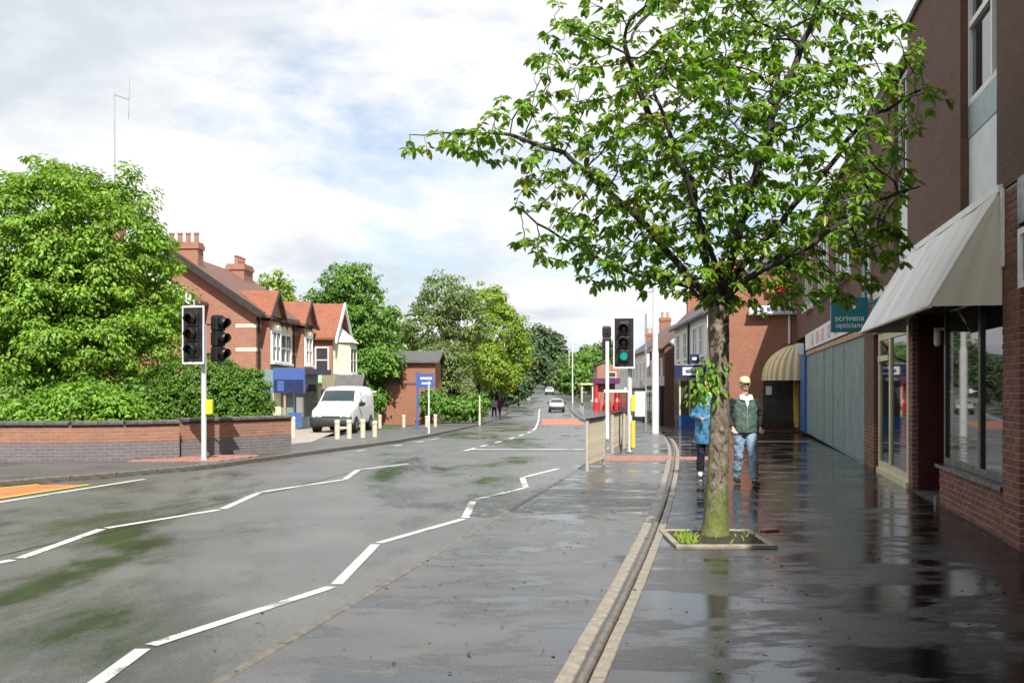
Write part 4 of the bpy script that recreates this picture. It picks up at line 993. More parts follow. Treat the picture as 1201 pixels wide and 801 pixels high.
column('cream_post', 'cream post on the left kerb under the trees', at(562, 58), 58, G(58), 1.7, .07, 'bollard', 0, None, 'post')
bs = thing('pole_sign', 'blue pole sign with pale band on purple-blue post by the forecourt', 'sign', (at(489, 45), 45, G(45)), 0)
box('post', M['signblue'], bs, -.05, .05, -.05, .05, 0, 2.55); box('panel', M['signblue'], bs, .055, .75, -.04, .04, 1.85, 2.50); box('pale_band', M['white'], bs, .14, .66, -.055, -.041, 2.24, 2.33); box('pale_band', M['white'], bs, .2, .6, -.055, -.041, 2.03, 2.10)
column('grey_post', 'thin grey post standing before the blue pole sign', at(502.5, 38), 38, G(38), 2.0, .045, 'polegrey', 0, None, 'post')
ys_ = thing('yellow_sign', 'small yellow sign on dark post by the far left kerb', 'sign', (at(594, 92), 92, G(92)), 0)
box('post', M['black'], ys_, -.04, .04, -.04, .04, 0, 3.0); box('panel', M['yellow_paint'], ys_, .05, .6, -.03, .03, 2.1, 2.9)
bl = [(343, 34.0, .7), (395, 32.4, .62), (409, 32.9, .62), (425, 33.6, .62), (439, 34.3, .55), (445, 48, .62), (473, 50, .6), (500, 50.5, .55), (510, 51, .62)]
nm_ = ['first short bollard, at the end of the straight garden wall', 'cream bollard in front of the van bumper, leftmost of four', 'cream bollard second from the van bumper', 'cream bollard at the back wheel of the van', 'low mossy bollard to the right of the van', 'far cream bollard just right of the van rear', 'far cream bollard left of the blue pole sign', 'far cream bollard behind the thin grey post', 'far cream bollard right of the thin grey post']
for (px, Y, h), lb_ in zip(bl, nm_):
    o = MB().lathe([(.085, -.02), (.085, h-.12), (.095, h-.10), (.095, h-.04), (.07, h), (.02, h+.012)], (0, 0, 0), 12).build('bollard', M['bollard'], None, loc=(at(px, Y), Y, G(Y)))
    tag(o, lb_, 'bollard', 'cream bollards')
bn = thing('bench', 'dark slatted bench against the brick flank wall', 'bench', (*uv2(2.2, 41.2), G(41)), -A)
for k in range(4): box('slat', M['black_wood'], bn, -.75, .75, -.22+k*.11, -.13+k*.11, .42, .455)
for k in range(3): box('back_slat', M['black_wood'], bn, -.75, .75, .24, .275, .52+k*.12, .61+k*.12)
for x in (-.6, .6):
    m = MB(); m.box(x-.03, x+.03, -.2, -.14, 0, .418); m.box(x-.03, x+.03, .19, .238, 0, .86); m.box(x-.03, x+.03, -.14, .19, .37, .418); m.build('leg', M['black'], bn)
bi = thing('planter_box', 'low dark planter box beside the bench by the wall', 'planter', (*uv2(1.2, 41.0), G(41)), -A)
box('tub', M['black_wood'], bi, -.45, .45, -.25, .25, 0, .5); box('soil', M['soil'], bi, -.40, .40, -.2, .2, .503, .52)
sh = thing('bus_shelter', 'pale framed bus shelter far down the right pavement', 'bus shelter', (at(682, 140), 140, G(140)), 0)
for x in (0, 1.5):
    for y in (0, 3.0): box('post', M['cream'], sh, x-.08, x+.08, y-.08, y+.08, 0, 2.4)
box('roof', M['cream'], sh, -.2, 1.7, -.3, 3.3, 2.403, 2.65); box('back_panel', M['glass_far'], sh, 1.48, 1.5, .09, 2.9, .3, 2.2)

# ------------------------------------------------------------------ vehicles
def vehicle(name, label, cat, loc, rz, paint, st, W, glassrows, wheels, wr, group=None, van=False, dark_bumper=True, rear=False):
    """st: stations (y, zbot, belt, roof, wbelt, wroof) from the nose (y=0) back; local -y is forward"""
    t = thing(name, label, cat, loc, rz, group)
    def ring(s):
        y, zb, be, ro, wb, wr_ = s; h = []
        mid = (zb+be)/2
        h = [(0, zb), (wb*.86, zb), (wb*.98, zb+.10), (wb, mid), (wb*.985, be), ((wb*.985+wr_)/2+.02, (be+ro)/2+.02*(ro-be)), (wr_, ro-.09*(min(1, (ro-be)*2))), (wr_-.14, ro), (0, ro+.015)]
        return [(x, y, z) for x, z in h] + [(-x, y, z) for x, z in h[-2:0:-1]]
    rows = [ring(s) for s in st]; n = len(rows[0]); m = MB()
    m.v = [p for r in rows for p in r]
    m.f = [(i*n+k, i*n+(k+1) % n, (i+1)*n+(k+1) % n, (i+1)*n+k) for i in range(len(rows)-1) for k in range(n)]
    m.f += [tuple(range(n)), tuple(range((len(rows)-1)*n, len(rows)*n))]
    body = m.build('body', paint, t, smooth=True)
    sd_ = body.modifiers.new('sub', 'SUBSURF'); sd_.levels = 1; sd_.render_levels = 2
    for e in body.data.edges: pass
    cr = body.data.attributes.new('crease_edge', 'FLOAT', 'EDGE'); cr.data.foreach_set('value', [.35]*len(body.data.edges))
    def P(i, k): return Vector(rows[i][k])
    for (i, kind) in glassrows:
        m = MB()
        if kind == 'screen':      # between station i and i+1, across the car
            a, b, c, d = Vector((-st[i][4]*.80, st[i][0]+.06, st[i][3]+.05)), Vector((st[i][4]*.80, st[i][0]+.06, st[i][3]+.05)), Vector((st[i+1][5]*.88, st[i+1][0]-.06, st[i+1][3]-.07)), Vector((-st[i+1][5]*.88, st[i+1][0]-.06, st[i+1][3]-.07))
            if st[i][3] > st[i+1][3]:
                a, b, c, d = Vector((-st[i+1][4]*.78, st[i+1][0]-.04, st[i+1][3]+.05)), Vector((st[i+1][4]*.78, st[i+1][0]-.04, st[i+1][3]+.05)), Vector((st[i][5]*.85, st[i][0]+.05, st[i][3]-.06)), Vector((-st[i][5]*.85, st[i][0]+.05, st[i][3]-.06))
            nrm = (b-a).cross(c-a).normalized()
            if nrm.z < 0: nrm = -nrm
            rws = []
            for q in range(7):
                f = q/6; lo = a.lerp(b, f); hi = d.lerp(c, f); bulge = .03*(1-(2*f-1)**2)
                rws.append([lo+nrm*(.012+bulge*.6), lo.lerp(hi, .5)+nrm*(.022+bulge*.6), hi+nrm*(.012+bulge*.6)])
            m.grid(rws); m.build('windscreen' if st[i][3] < st[i+1][3] else 'rear_screen', M['carglass'], t, smooth=True)
        else:
            y0, y1 = kind[1], kind[2]; y0t = kind[3]; s = st[i]
            for sgn in (1, -1):
                m = MB(); z0, z1 = s[2]+.03, s[3]-.16; x0, x1 = (s[4]*.985+.006)*sgn, ((s[4]*.985*.25+s[5]*.75)+.028)*sgn
                m.add([(x0, y0, z0), (x0, y1, z0), (x1, y1, z1), (x1, y0t, z1)], [(0, 1, 2, 3)]); m.build('side_window', M['carglass'], t, fix=False)
    for y in wheels:
        for sgn in (1, -1):
            x = sgn*(W/2-.10); m = MB()
            def ringw(xx, r): return [(xx, y+r*math.cos(q), wr+r*math.sin(q)) for q in np.linspace(0, 2*math.pi, 21)]
            m.grid([ringw(x-.1*sgn, wr*.7), ringw(x-.1*sgn, wr*.96), ringw(x-.07*sgn, wr), ringw(x+.09*sgn, wr), ringw(x+.115*sgn, wr*.96), ringw(x+.12*sgn, wr*.66)])
            w = m.build('wheel', M['tyre'], t, smooth=True)
            m = MB(); m.tube((x+.02*sgn, y, wr), (x+.105*sgn, y, wr), wr*.66, wr*.62, 18); m.build('rim', M['rim'], w)
            m = MB(); m.tube((x-.14*sgn, y, wr+.01), (x+.098*sgn, y, wr+.01), wr*1.14, wr*1.14, 20); m.build('wheel_arch', M['black'], t)
    s0 = st[1]; wb = s0[4]
    bmp = MB(); zb0 = st[0][1]
    rws = []
    for q in range(13):
        f = q/12*2-1; x = f*wb*1.0; y = -.05 + .16*abs(f)**2.5
        rws.append([(x, y+.03, zb0-.02), (x, y-.02, zb0+.06), (x, y-.03, zb0+.22), (x, y+.04, zb0+.30)])
    bmp.grid(rws); bo = bmp.build('bumper', M['bumper'] if dark_bumper else paint, t, smooth=True, fix=False); so = bo.modifiers.new('thick', 'SOLIDIFY'); so.thickness = .05; so.offset = -1
    MB().box(-.26, .26, -.105, -.082, zb0+.10, zb0+.21).build('number_plate', M['plate'], t)
    zl = st[0][3]-.20
    for sgn in (1, -1):
        m = MB(); rws = []
        for q in range(5):
            f = q/4; x = sgn*(wb*.56+f*wb*.40); y = .015+.15*f**2
            rws.append([(x, y-.005, zl-.05), (x, y+.005, zl+.05+.05*f), (x, y+.05, zl+.10+.06*f)])
        m.grid(rws); ho = m.build('headlight', M['lamp_glass'], t, smooth=True, fix=False); so = ho.modifiers.new('thick', 'SOLIDIFY'); so.thickness = .04; so.offset = 0
        i = glassrows[0][0]; ym = st[i][0]+.25; xm = sgn*(st[i][4]+.10); zm = st[i][2]+.12
        m = MB(); m.box(xm-.09, xm+.09, ym-.05, ym+.04, zm-.08, zm+.10); m.box(sgn*(st[i][4]-.05)-.05, sgn*(st[i][4]-.05)+.05, ym, ym+.04, zm-.03, zm+.01); m.build('mirror', M['black'], t, bevel=.02)
    m = MB(); m.box(-wb*.45, wb*.45, -.0, .04, zl-.06, zl+.01); m.build('grille', M['black'], t)
    return t
VAN = [(.02, .30, .72, .86, .72, .66), (.22, .26, .80, .96, .82, .74), (.95, .26, .98, 1.12, .85, .76), (1.55, .26, 1.02, 1.72, .86, .70), (1.95, .26, 1.02, 1.82, .86, .72), (3.2, .26, 1.02, 1.84, .86, .74), (3.95, .28, 1.0, 1.80, .84, .73), (4.10, .32, .98, 1.70, .80, .68)]
CARS = [(.02, .28, .62, .72, .70, .60), (.20, .22, .70, .80, .80, .70), (1.05, .22, .86, .96, .83, .72), (1.75, .22, .90, 1.38, .84, .60), (2.30, .22, .90, 1.43, .84, .62), (3.10, .22, .90, 1.38, .83, .60), (3.75, .24, .88, 1.02, .80, .66), (4.05, .30, .84, .92, .74, .62)]
vehicle('delivery_van', 'white delivery van with grey bumper parked on the left forecourt', 'van', (at(387, 39.0), 39.0, G(40)), R(-5), M['carwhite'], VAN, 1.72, [(2, 'screen'), (3, ('side', 1.50, 2.35, 1.78))], (.75, 3.25), .30, van=True)
vehicle('silver_car', 'silver car coming towards us in the right lane, nearest of the moving cars', 'car', (4.75, 106, G(106)-.1), R(-2), M['carsilver'], CARS, 1.68, [(2, 'screen'), (5, 'screen'), (3, ('side', 1.65, 3.2, 1.95))], (.72, 3.22), .29, 'cars on the road', dark_bumper=True)
vehicle('white_car', 'small white car further up the road behind the silver one', 'car', (7.1, 190, G(190)-.1), R(-5), M['carwhite'], CARS, 1.68, [(2, 'screen'), (5, 'screen'), (3, ('side', 1.65, 3.2, 1.95))], (.72, 3.22), .29, 'cars on the road')
vehicle('pale_car', 'pale car near the far bend, left of the dark one', 'car', (10.3, 250, G(250)-.1), R(-5), M['carsilver'], CARS, 1.68, [(2, 'screen'), (5, 'screen'), (3, ('side', 1.65, 3.2, 1.95))], (.72, 3.22), .29, 'cars on the road')
vehicle('dark_car', 'dark car at the top of the road, farthest car', 'car', (14.0, 285, G(285)-.1), R(-5), M['cardark'], CARS, 1.68, [(2, 'screen'), (5, 'screen'), (3, ('side', 1.65, 3.2, 1.95))], (.72, 3.22), .29, 'cars on the road')
vehicle('far_van', 'white van parked at the far left kerb under the trees', 'van', (2.4, 178, G(178)-.1), R(-3), M['carwhite'], [(a, b, c, d*1.08, e*1.08, f*1.12) for a, b, c, d, e, f in VAN], 1.86, [(2, 'screen'), (3, ('side', 1.50, 2.35, 1.78))], (.75, 3.25), .30)

# ------------------------------------------------------------------ people
def epath(m, pts, n=12):
    """closed tube through (x,y,z,rx,ry): elliptical rings kept level unless the run is sideways"""
    P = [Vector(p[:3]) for p in pts]; rings = []
    for i, p in enumerate(P):
        d = (P[min(i+1, len(P)-1)]-P[max(i-1, 0)]).normalized()
        a = Vector((1, 0, 0)); a = (a-d*a.dot(d))
        if a.length < .3: a = Vector((0, 0, 1)); a = a-d*a.dot(d)
        a.normalize(); b = d.cross(a); rx, ry = pts[i][3], pts[i][4] if len(pts[i]) > 4 else pts[i][3]
        rings.append([p+a*(rx*math.cos(2*math.pi*k/n))+b*(ry*math.sin(2*math.pi*k/n)) for k in range(n)])
    vs = [q for r in rings for q in r]; L = len(rings)
    fs = [(i*n+k, i*n+(k+1) % n, (i+1)*n+(k+1) % n, (i+1)*n+k) for i in range(L-1) for k in range(n)] + [tuple(range(n-1, -1, -1)), tuple(range((L-1)*n, L*n))]
    m.add(vs, fs)
def fuse(m, name, mat, parent, vox, sm=4):
    o = m.build(name, mat, parent, smooth=True)
    r = o.modifiers.new('fuse', 'REMESH'); r.mode = 'VOXEL'; r.voxel_size = vox; r.use_smooth_shade = True
    s = o.modifiers.new('soft', 'SMOOTH'); s.factor = .5; s.iterations = sm
    if name in ('jacket', 'trousers', 'sleeves'):
        if 'folds' not in bpy.data.textures:
            tx = bpy.data.textures.new('folds', 'CLOUDS'); tx.noise_scale = .11; tx.noise_depth = 2
        d = o.modifiers.new('folds', 'DISPLACE'); d.texture = bpy.data.textures['folds']; d.strength = .045; d.mid_level = .5
    return o
def person(label, loc, rz, scale, top, sleeve, leg, shoe, hair, cap=None, coat=False, step=.22, vox=.009, arms='low', group=None, shirt=None):
    t = thing('person', label, 'person', loc, rz, group); t.scale = (scale,)*3
    fw_ = {1: -step, -1: step*.75}                       # forward foot on +x side
    body = MB(); tro = MB(); jac = MB(); slv = MB()
    epath(body, [(0, 0, .86, .13, .09), (0, 0, 1.0, .14, .095), (0, .005, 1.15, .125, .09), (0, .01, 1.32, .15, .10), (0, .01, 1.42, .14, .08), (0, .005, 1.47, .07, .06), (0, -.005, 1.53, .052, .055), (0, -.01, 1.58, .05, .055)])
    hz = 1.545
    epath(body, [(0, -.028, hz, .030, .032), (0, -.022, hz+.03, .052, .062), (0, -.012, hz+.075, .066, .084), (0, -.006, hz+.13, .074, .094), (0, 0, hz+.18, .071, .090), (0, .004, hz+.212, .052, .068), (0, .006, hz+.228, .02, .03)])
    epath(body, [(0, -.088, hz+.118, .009, .006), (0, -.108, hz+.088, .013, .012), (0, -.095, hz+.074, .014, .010)], 8)     # nose
    for s in (1, -1): epath(body, [(s*.074, .005, hz+.07, .008, .014), (s*.080, .008, hz+.10, .010, .024), (s*.078, .008, hz+.13, .008, .018)], 8)   # ears
    hands = {}
    for s in (1, -1):
        sh_ = Vector((s*.18, .01, 1.40))
        if arms == 'low': el, wr_ = Vector((s*.285, .05, 1.13)), Vector((s*.235, -.12, .94))
        elif arms == 'front': el, wr_ = Vector((s*.24, .02, 1.14)), Vector((s*.12, -.20, 1.10))
        else: el, wr_ = Vector((s*.235, .03, 1.13)), Vector((s*.25, -.03, .87))
        epath(body, [(*sh_, .05, .05), (*sh_.lerp(el, .5), .044, .044), (*el, .036, .036), (*el.lerp(wr_, .4), .036, .036), (*wr_, .024, .022)])
        epath(slv, [(*(sh_+Vector((-s*.02, 0, .012))), .080, .080), (*sh_.lerp(el, .5), .076, .074), (*el, .067, .066), (*el.lerp(wr_, .5), .060, .058), (*el.lerp(wr_, .92), .046, .044)])
        d = (wr_-el).normalized(); side = d.cross(Vector((0, -1, .2))).normalized(); nrm = side.cross(d)
        pc = wr_+d*.05
        epath(body, [(*wr_, .022, .020), (*(wr_+d*.03), .030, .018), (*(wr_+d*.085), .036, .015)], 10)
        for k, (off, ln) in enumerate(((-.027, .062), (-.009, .072), (.009, .068), (.027, .052))):
            b0 = wr_+d*.078+side*off; b1 = b0+d*ln*.5+nrm*.006; b2 = b1+d*ln*.35+nrm*.022; b3 = b2+d*ln*.2+nrm*.022
            epath(body, [(*b0, .0095), (*b1, .0092), (*b2, .0088), (*b3, .007)], 8)
        tb = wr_+d*.03+side*(-.028*s); t1 = tb+d*.03+side*(-.022*s)+nrm*.012; t2 = t1+d*.028+nrm*.016
        epath(body, [(*tb, .011), (*t1, .0105), (*t2, .008)], 8)
        hip = Vector((s*.088, 0, .90)); f = fw_[s]; kn = Vector((s*.098, -.05+f*.45, .50)); an = Vector((s*.098, f, .085)); 
        if f > 0: kn.y += .0; an.z = .11
        epath(body, [(*hip, .085, .085), (*hip.lerp(kn, .5), .075, .075), (*kn, .052, .054), (*kn.lerp(an, .35), .052, .055), (*an, .034, .036)])
        epath(body, [(*an, .034, .036), (an.x, an.y-.05, .05, .036, .034), (an.x, an.y-.14, .035, .036, .026)], 10)
        epath(tro, [(hip.x*.95, hip.y, .98, .100, .105), (*hip, .104, .108), (*hip.lerp(kn, .5), .094, .096), (*kn, .076, .078), (*kn.lerp(an, .5), .074, .076), (an.x, an.y+.01, an.z+.02, .072, .078)])
        m = MB(); epath(m, [(an.x, an.y+.055, .052, .036, .04), (an.x, an.y+.02, .055, .042, .05), (an.x+s*.004, an.y-.07, .045, .048, .038), (an.x+s*.008, an.y-.15, .034, .046, .03), (an.x+s*.008, an.y-.195, .028, .028, .02)])
        if f > 0: m.v = [(x, y, z+.01) for x, y, z in m.v]
        fuse(m, 'shoe', shoe, t, max(vox, .012), 3)
    epath(tro, [(0, 0, .84, .13, .10), (0, 0, .92, .165, .12), (0, 0, 1.04, .155, .115)])
    lowz = .62 if coat else .86
    prof = [(0, .0, lowz, .215 if coat else .215, .16), (0, .0, .98, .215, .16), (0, .005, 1.15, .21, .155), (0, .01, 1.32, .215, .145), (0, .01, 1.41, .175, .115), (0, .005, 1.46, .09, .08), (0, .0, 1.50, .072, .072)]
    epath(jac, prof, 20)
    fuse(body, 'body', M['skin'], t, max(.0065, vox*.75), 2)
    fuse(tro, 'trousers', leg, t, max(vox, .012)); fuse(jac, 'jacket', top, t, max(vox, .012)); fuse(slv, 'sleeves', sleeve, t, max(vox, .012))
    if shirt:
        m = MB(); m.add([(-.05, -.105, 1.47), (.05, -.105, 1.47), (.0, -.142, 1.28), (-.03, -.128, 1.38), (.03, -.128, 1.38)], [(0, 3, 4, 1), (3, 2, 4)]); o = m.build('shirt', shirt, t); so = o.modifiers.new('thick', 'SOLIDIFY'); so.thickness = .02; so.offset = 0
        m = MB()
        for s in (1, -1): m.add([(s*.035, -.10, 1.50), (s*.10, -.06, 1.49), (s*.11, -.10, 1.42), (s*.03, -.145, 1.40)], [(0, 1, 2, 3)])
        o = m.build('collar', shirt, t); so = o.modifiers.new('thick', 'SOLIDIFY'); so.thickness = .018; so.offset = 0
        MB().box(-.006, .006, -.158, -.142, .90, 1.28).build('zip', M['galv'], t)
    # hair and face
    m = MB(); rows = []
    for j in range(7):
        ph = R(88-j*19)
        rows.append([(.082*math.cos(ph)*math.cos(q), .012+.098*math.cos(ph)*math.sin(q), hz+.125+.115*math.sin(ph)) for q in np.linspace(R(-18), R(198), 18)])
    hr = m.grid(rows).build('hair', hair, t, smooth=True, fix=False); so = hr.modifiers.new('thick', 'SOLIDIFY'); so.thickness = .014; so.offset = 0
    m = MB()
    for s in (1, -1): m.lathe([(.001, -.005), (.007, -.002), (.007, .002), (.001, .005)], (s*.030, -.086, hz+.112), 8)
    m.build('eyes', M['black'], t); MB().box(-.024, .024, -.094, -.084, hz+.040, hz+.047).build('mouth', M['pink'], t)
    if cap:
        m = MB(); m.lathe([(.088, 0), (.092, .02), (.088, .06), (.065, .095), (.03, .108), (.002, .11)], (0, .002, hz+.15), 18)
        c = m.build('cap', cap, t, smooth=True); c.scale = (1, 1.12, 1)
        m = MB(); m.prism([(.075*math.cos(q), -.075-.055*abs(math.sin(q))) for q in np.linspace(math.pi, 2*math.pi, 12)], 'z', hz+.150, hz+.160); m.build('peak', cap, c)
    return t
person('man in cream cap, green and black jacket and pale jeans walking towards us', (at(873, 16.7), 16.7, 0), R(4), 1.0, M['jacket_green'], M['jacket_black'], M['denim'], M['jacket_black'], M['hair'], cap=M['cap'], arms='low', shirt=M['shirt'])
person('person in blue raincoat and dark trousers half hidden by the tree trunk', (at(828, 17.9), 17.9, 0), R(-3), .97, M['coat_blue'], M['coat_blue'], M['navy_cloth'], M['shoe_white'], M['hair_dark'], coat=True, arms='front', step=.16)
person('far person in pale top on the left pavement under the trees', (at(579, 84), 84, G(84)), R(20), .98, M['grey_cloth'], M['grey_cloth'], M['navy_cloth'], M['black'], M['hair_dark'], vox=.02, arms='side', group='far pedestrians')
person('far person in purple top on the left pavement, right of the pale one', (at(586, 86), 86, G(86)), R(-30), 1.0, M['purple_cloth'], M['purple_cloth'], M['navy_cloth'], M['black'], M['hair_dark'], vox=.02, arms='side', group='far pedestrians')
# ------------------------------------------------------------------ foliage
def unit(a): return a/np.maximum(1e-9, np.linalg.norm(a, axis=-1, keepdims=True))
def leaf_mesh(name, pos, nrm, direc, length, width, tint, mat, fold=.25, droop=.15):
    """one folded leaf per row: base, two shoulders, two flanks, tip (8 triangles' worth in 4 quads/tris)"""
    n = len(pos); nrm = unit(nrm); direc = unit(direc - nrm*np.sum(direc*nrm, 1, keepdims=True)); side = np.cross(nrm, direc)
    L = length[:, None]; W = width[:, None]
    v = np.empty((n, 6, 3), np.float32)
    v[:, 0] = pos
    v[:, 1] = pos + direc*L*.35 + side*W*.5 + nrm*W*fold
    v[:, 2] = pos + direc*L*.75 + side*W*.36 + nrm*(W*fold*.5 - L*droop*.5)
    v[:, 3] = pos + direc*L - nrm*L*droop
    v[:, 4] = pos + direc*L*.75 - side*W*.36 + nrm*(W*fold*.5 - L*droop*.5)
    v[:, 5] = pos + direc*L*.35 - side*W*.5 + nrm*W*fold
    base = (np.arange(n)*6)[:, None]
    f = np.concatenate([base+np.array([[0, 1, 2, 3]]), base+np.array([[0, 3, 4, 5]])], 1).reshape(-1)
    me = bpy.data.meshes.new(name); me.vertices.add(n*6); me.vertices.foreach_set('co', v.reshape(-1))
    me.loops.add(n*8); me.loops.foreach_set('vertex_index', f.astype(np.int32))
    me.polygons.add(n*2); me.polygons.foreach_set('loop_start', np.arange(n*2, dtype=np.int32)*4)
    me.update(calc_edges=True)
    at_ = me.attributes.new('tint', 'FLOAT_COLOR', 'POINT'); c = np.ones((n, 6, 4), np.float32); c[:, :, :3] = tint[:, None, :]; at_.data.foreach_set('color', c.reshape(-1))
    me.materials.append(mat); me.validate(); return me
def tints(n, lo=.6, hi=1.35, warm=.15):
    b = np.random.uniform(lo, hi, n)[:, None]; w = np.random.normal(0, warm, n)[:, None]
    return np.concatenate([b*(1+w), b*(1+w*.3), b*(1-w)], 1).astype(np.float32).clip(.1, 2.2)
def ball(n): return unit(np.random.normal(size=(n, 3)))
def foliage(name, blobs, nclump, per, crad, llen, mat, parent, shell=.5, up=.5, flat=.6, warm=.12, lo=.65, hi=1.3, wr=.55, kind=None):
    """leaves in rounded clumps spread through the outer part of the blobs (centre, radii)"""
    vol = np.array([b[1][0]*b[1][1]*b[1][2] for b in blobs])**.75; pick = np.random.choice(len(blobs), nclump, p=vol/vol.sum())
    C = np.array([blobs[i][0] for i in pick], float); Rr = np.array([blobs[i][1] for i in pick], float)
    u = ball(nclump); r = shell+(1-shell)*np.random.rand(nclump)**.7
    r *= 1+.10*np.sin(u[:, 0]*7+pick)*np.cos(u[:, 2]*9+pick)
    cc = C+u*Rr*r[:, None]
    d = ball(nclump*per); rad = np.random.rand(nclump*per)**.45
    cr = np.repeat(np.random.uniform(.6, 1.35, nclump)*crad, per)
    pos = np.repeat(cc, per, 0) + d*(rad*cr)[:, None]*np.array([1, 1, flat])
    out = np.repeat(u, per, 0)
    nr = unit(out*.55 + d*.6 + np.array([0, 0, up]) + ball(nclump*per)*.55)
    dr = d + ball(nclump*per)*.6 + np.array([0, 0, -.35])
    n = len(pos); L = np.random.uniform(.7, 1.3, n)*llen
    ti = tints(n, lo, hi, warm)*np.repeat(np.random.uniform(.82, 1.18, nclump), per)[:, None].astype(np.float32)
    me = leaf_mesh(name, pos, nr, dr, L, L*wr, ti.astype(np.float32), mat)
    o = bpy.data.objects.new(name, me); COL.objects.link(o); o.parent = parent
    if kind: o['kind'] = kind
    return o
def big_tree(name, label, base, blobs, trunk_h, tr, nclump, per, crad, llen, mat, group=None, inner=False, **kw):
    t = thing(name, label, 'tree', base, 0, group)
    bl = [((b[0]-base[0], b[1]-base[1], b[2]-base[2]), r) for b, r in blobs]
    top = max(b[0][2] for b in bl)
    MB().path([(0, 0, -.15), (.03, 0, trunk_h*.4), (0, .05, trunk_h), (.1, 0, top*.8)], [tr*1.3, tr, tr*.85, tr*.3], 10).build('trunk', M['bark_far'], t, smooth=True)
    for b, r in bl:
        for k in range(3):
            e = Vector(b)+Vector(tuple(ball(1)[0]*np.array(r)*.6)); s = Vector((0, .03, trunk_h*(.8+.15*k)))
            mid = s.lerp(e, .5)+Vector((random.uniform(-.2, .2), random.uniform(-.2, .2), .15))
            MB().path([s, mid, e], [tr*.45, tr*.28, tr*.08], 6).build('limb', M['bark_far'], t, smooth=True)
    foliage('crown', bl, nclump, per, crad, llen, mat, t, kind='stuff', **kw)
    if inner: foliage('inner_crown', [(b, tuple(q*.7 for q in r)) for b, r in bl], nclump//3, 14, crad*1.6, llen*1.15, mat, t, kind='stuff', shell=.25)
    return t
def B(px, py, Y, rx, rz, ry=None):
    """blob whose middle is at picture position (px, py) when Y metres away, radii in metres"""
    return ((at(px, Y), Y, EYE-(py-452)/1170*Y), (rx, ry or rx, rz))
big_tree('broad_tree', 'broad dense bright green tree filling the left edge behind the garden wall', (at(75, 30.5), 30.5, 0),
         [B(78, 330, 30.5, 3.25, 3.65, 3.0), B(100, 290, 30.2, 2.4, 2.6), B(40, 300, 30.3, 2.5, 2.6), B(145, 350, 29.8, 1.75, 1.8), B(20, 370, 29.6, 2.6, 2.0), B(-45, 370, 30.5, 2.4, 2.4), B(120, 405, 29.2, 2.2, 1.4), B(60, 415, 28.8, 2.2, 1.2)],
         2.0, .28, 1350, 62, .38, .135, M['sycamore_leaf'], inner=True, shell=.84, flat=.5, up=.8, lo=.6, hi=1.3, warm=.13)
def bush(name, label, base, blobs, nclump, per, crad, llen, mat, group=None, cat='bush', **kw):
    t = thing(name, label, cat, base, 0, group)
    bl = [((b[0]-base[0], b[1]-base[1], b[2]-base[2]), r) for b, r in blobs]
    for k in range(4):
        e = bl[k % len(bl)][0]; MB().path([(.1*k-.2, 0, -.1), (e[0]*.5, e[1]*.5, e[2]*.5), (e[0]+.1*k, e[1], e[2])], [.04, .03, .012], 6).build('stem', M['bark_far'], t)
    foliage('leaves', bl, nclump, per, crad, llen, mat, t, kind='stuff', **kw)
    foliage('inner_leaves', [(b, tuple(q*.72 for q in r)) for b, r in bl], nclump//4, 12, crad*1.5, llen*1.2, mat, t, kind='stuff', shell=.3); return t
bush('clipped_bush', 'rounded dark green clipped bush behind the straight garden wall', (at(245, 27.5), 27.5, 0), [B(240, 468, 27.5, 1.35, 1.25, 1.3), B(285, 472, 27.3, .75, 1.0, .9), B(205, 478, 27.2, .9, .85, .9), B(265, 500, 27.2, 1.2, .9), B(200, 495, 27.0, .9, .6)], 3000, 18, .10, .08, M['hedge_leaf'], shell=.92, up=.4, lo=.55, hi=1.35, group='bushes behind the garden walls')
bush('leafy_shrub', 'bright leafy shrub growing over the curved garden wall', (at(90, 24.5), 24.6, 0), [B(100, 476, 24.6, 1.05, .62), B(45, 485, 24.4, 1.0, .50), B(135, 482, 24.4, .70, .50), B(0, 490, 24.8, .8, .45), B(75, 505, 24.2, 1.6, .35)], 620, 26, .20, .11, M['shrub_leaf'], shell=.7, up=.7, lo=.6, hi=1.25, group='bushes behind the garden walls')
bush('dark_hedge', 'dark hedge in the shade beneath the broad left tree', (at(60, 27.6), 27.8, 0), [B(40, 480, 27.8, 1.7, .95), B(130, 482, 27.8, 1.6, .9), B(-40, 485, 27.8, 1.6, .9), B(175, 490, 27, .9, .7)], 420, 16, .2, .13, M['mid_leaf'], shell=.8, up=.5, group='bushes behind the garden walls')
big_tree('street_tree', 'tall bright green tree just right of the bay window house', (at(418, 67), 67, G(67)),
         [B(412, 340, 67, 2.0, 2.0), B(398, 385, 66, 2.2, 1.8), B(432, 380, 66, 2.0, 2.0), B(440, 425, 65, 1.6, 1.6), B(415, 440, 65, 2.2, 1.6), B(380, 355, 68, 1.4, 1.0), B(438, 465, 64, 1.0, 1.0), B(456, 425, 63.5, .9, 1.1)], 3.0, .25, 700, 34, .44, .22, M['mid_leaf'], 'roadside trees', inner=True, shell=.55, up=.6)
big_tree('street_tree', 'tree with pale grey-green leaves, centre left above the blue pole sign', (at(535, 74), 74, G(74)),
         [B(520, 350, 74, 2.1, 1.9), B(498, 385, 73, 1.9, 1.9), B(520, 430, 72, 2.1, 2.0), B(545, 380, 75, 2.0, 2.2), B(530, 465, 71, 1.9, 1.3), B(500, 430, 73, 1.3, 1.2)], 2.5, .22, 640, 32, .42, .20, M['grey_leaf'], 'roadside trees', shell=.5, up=.6)
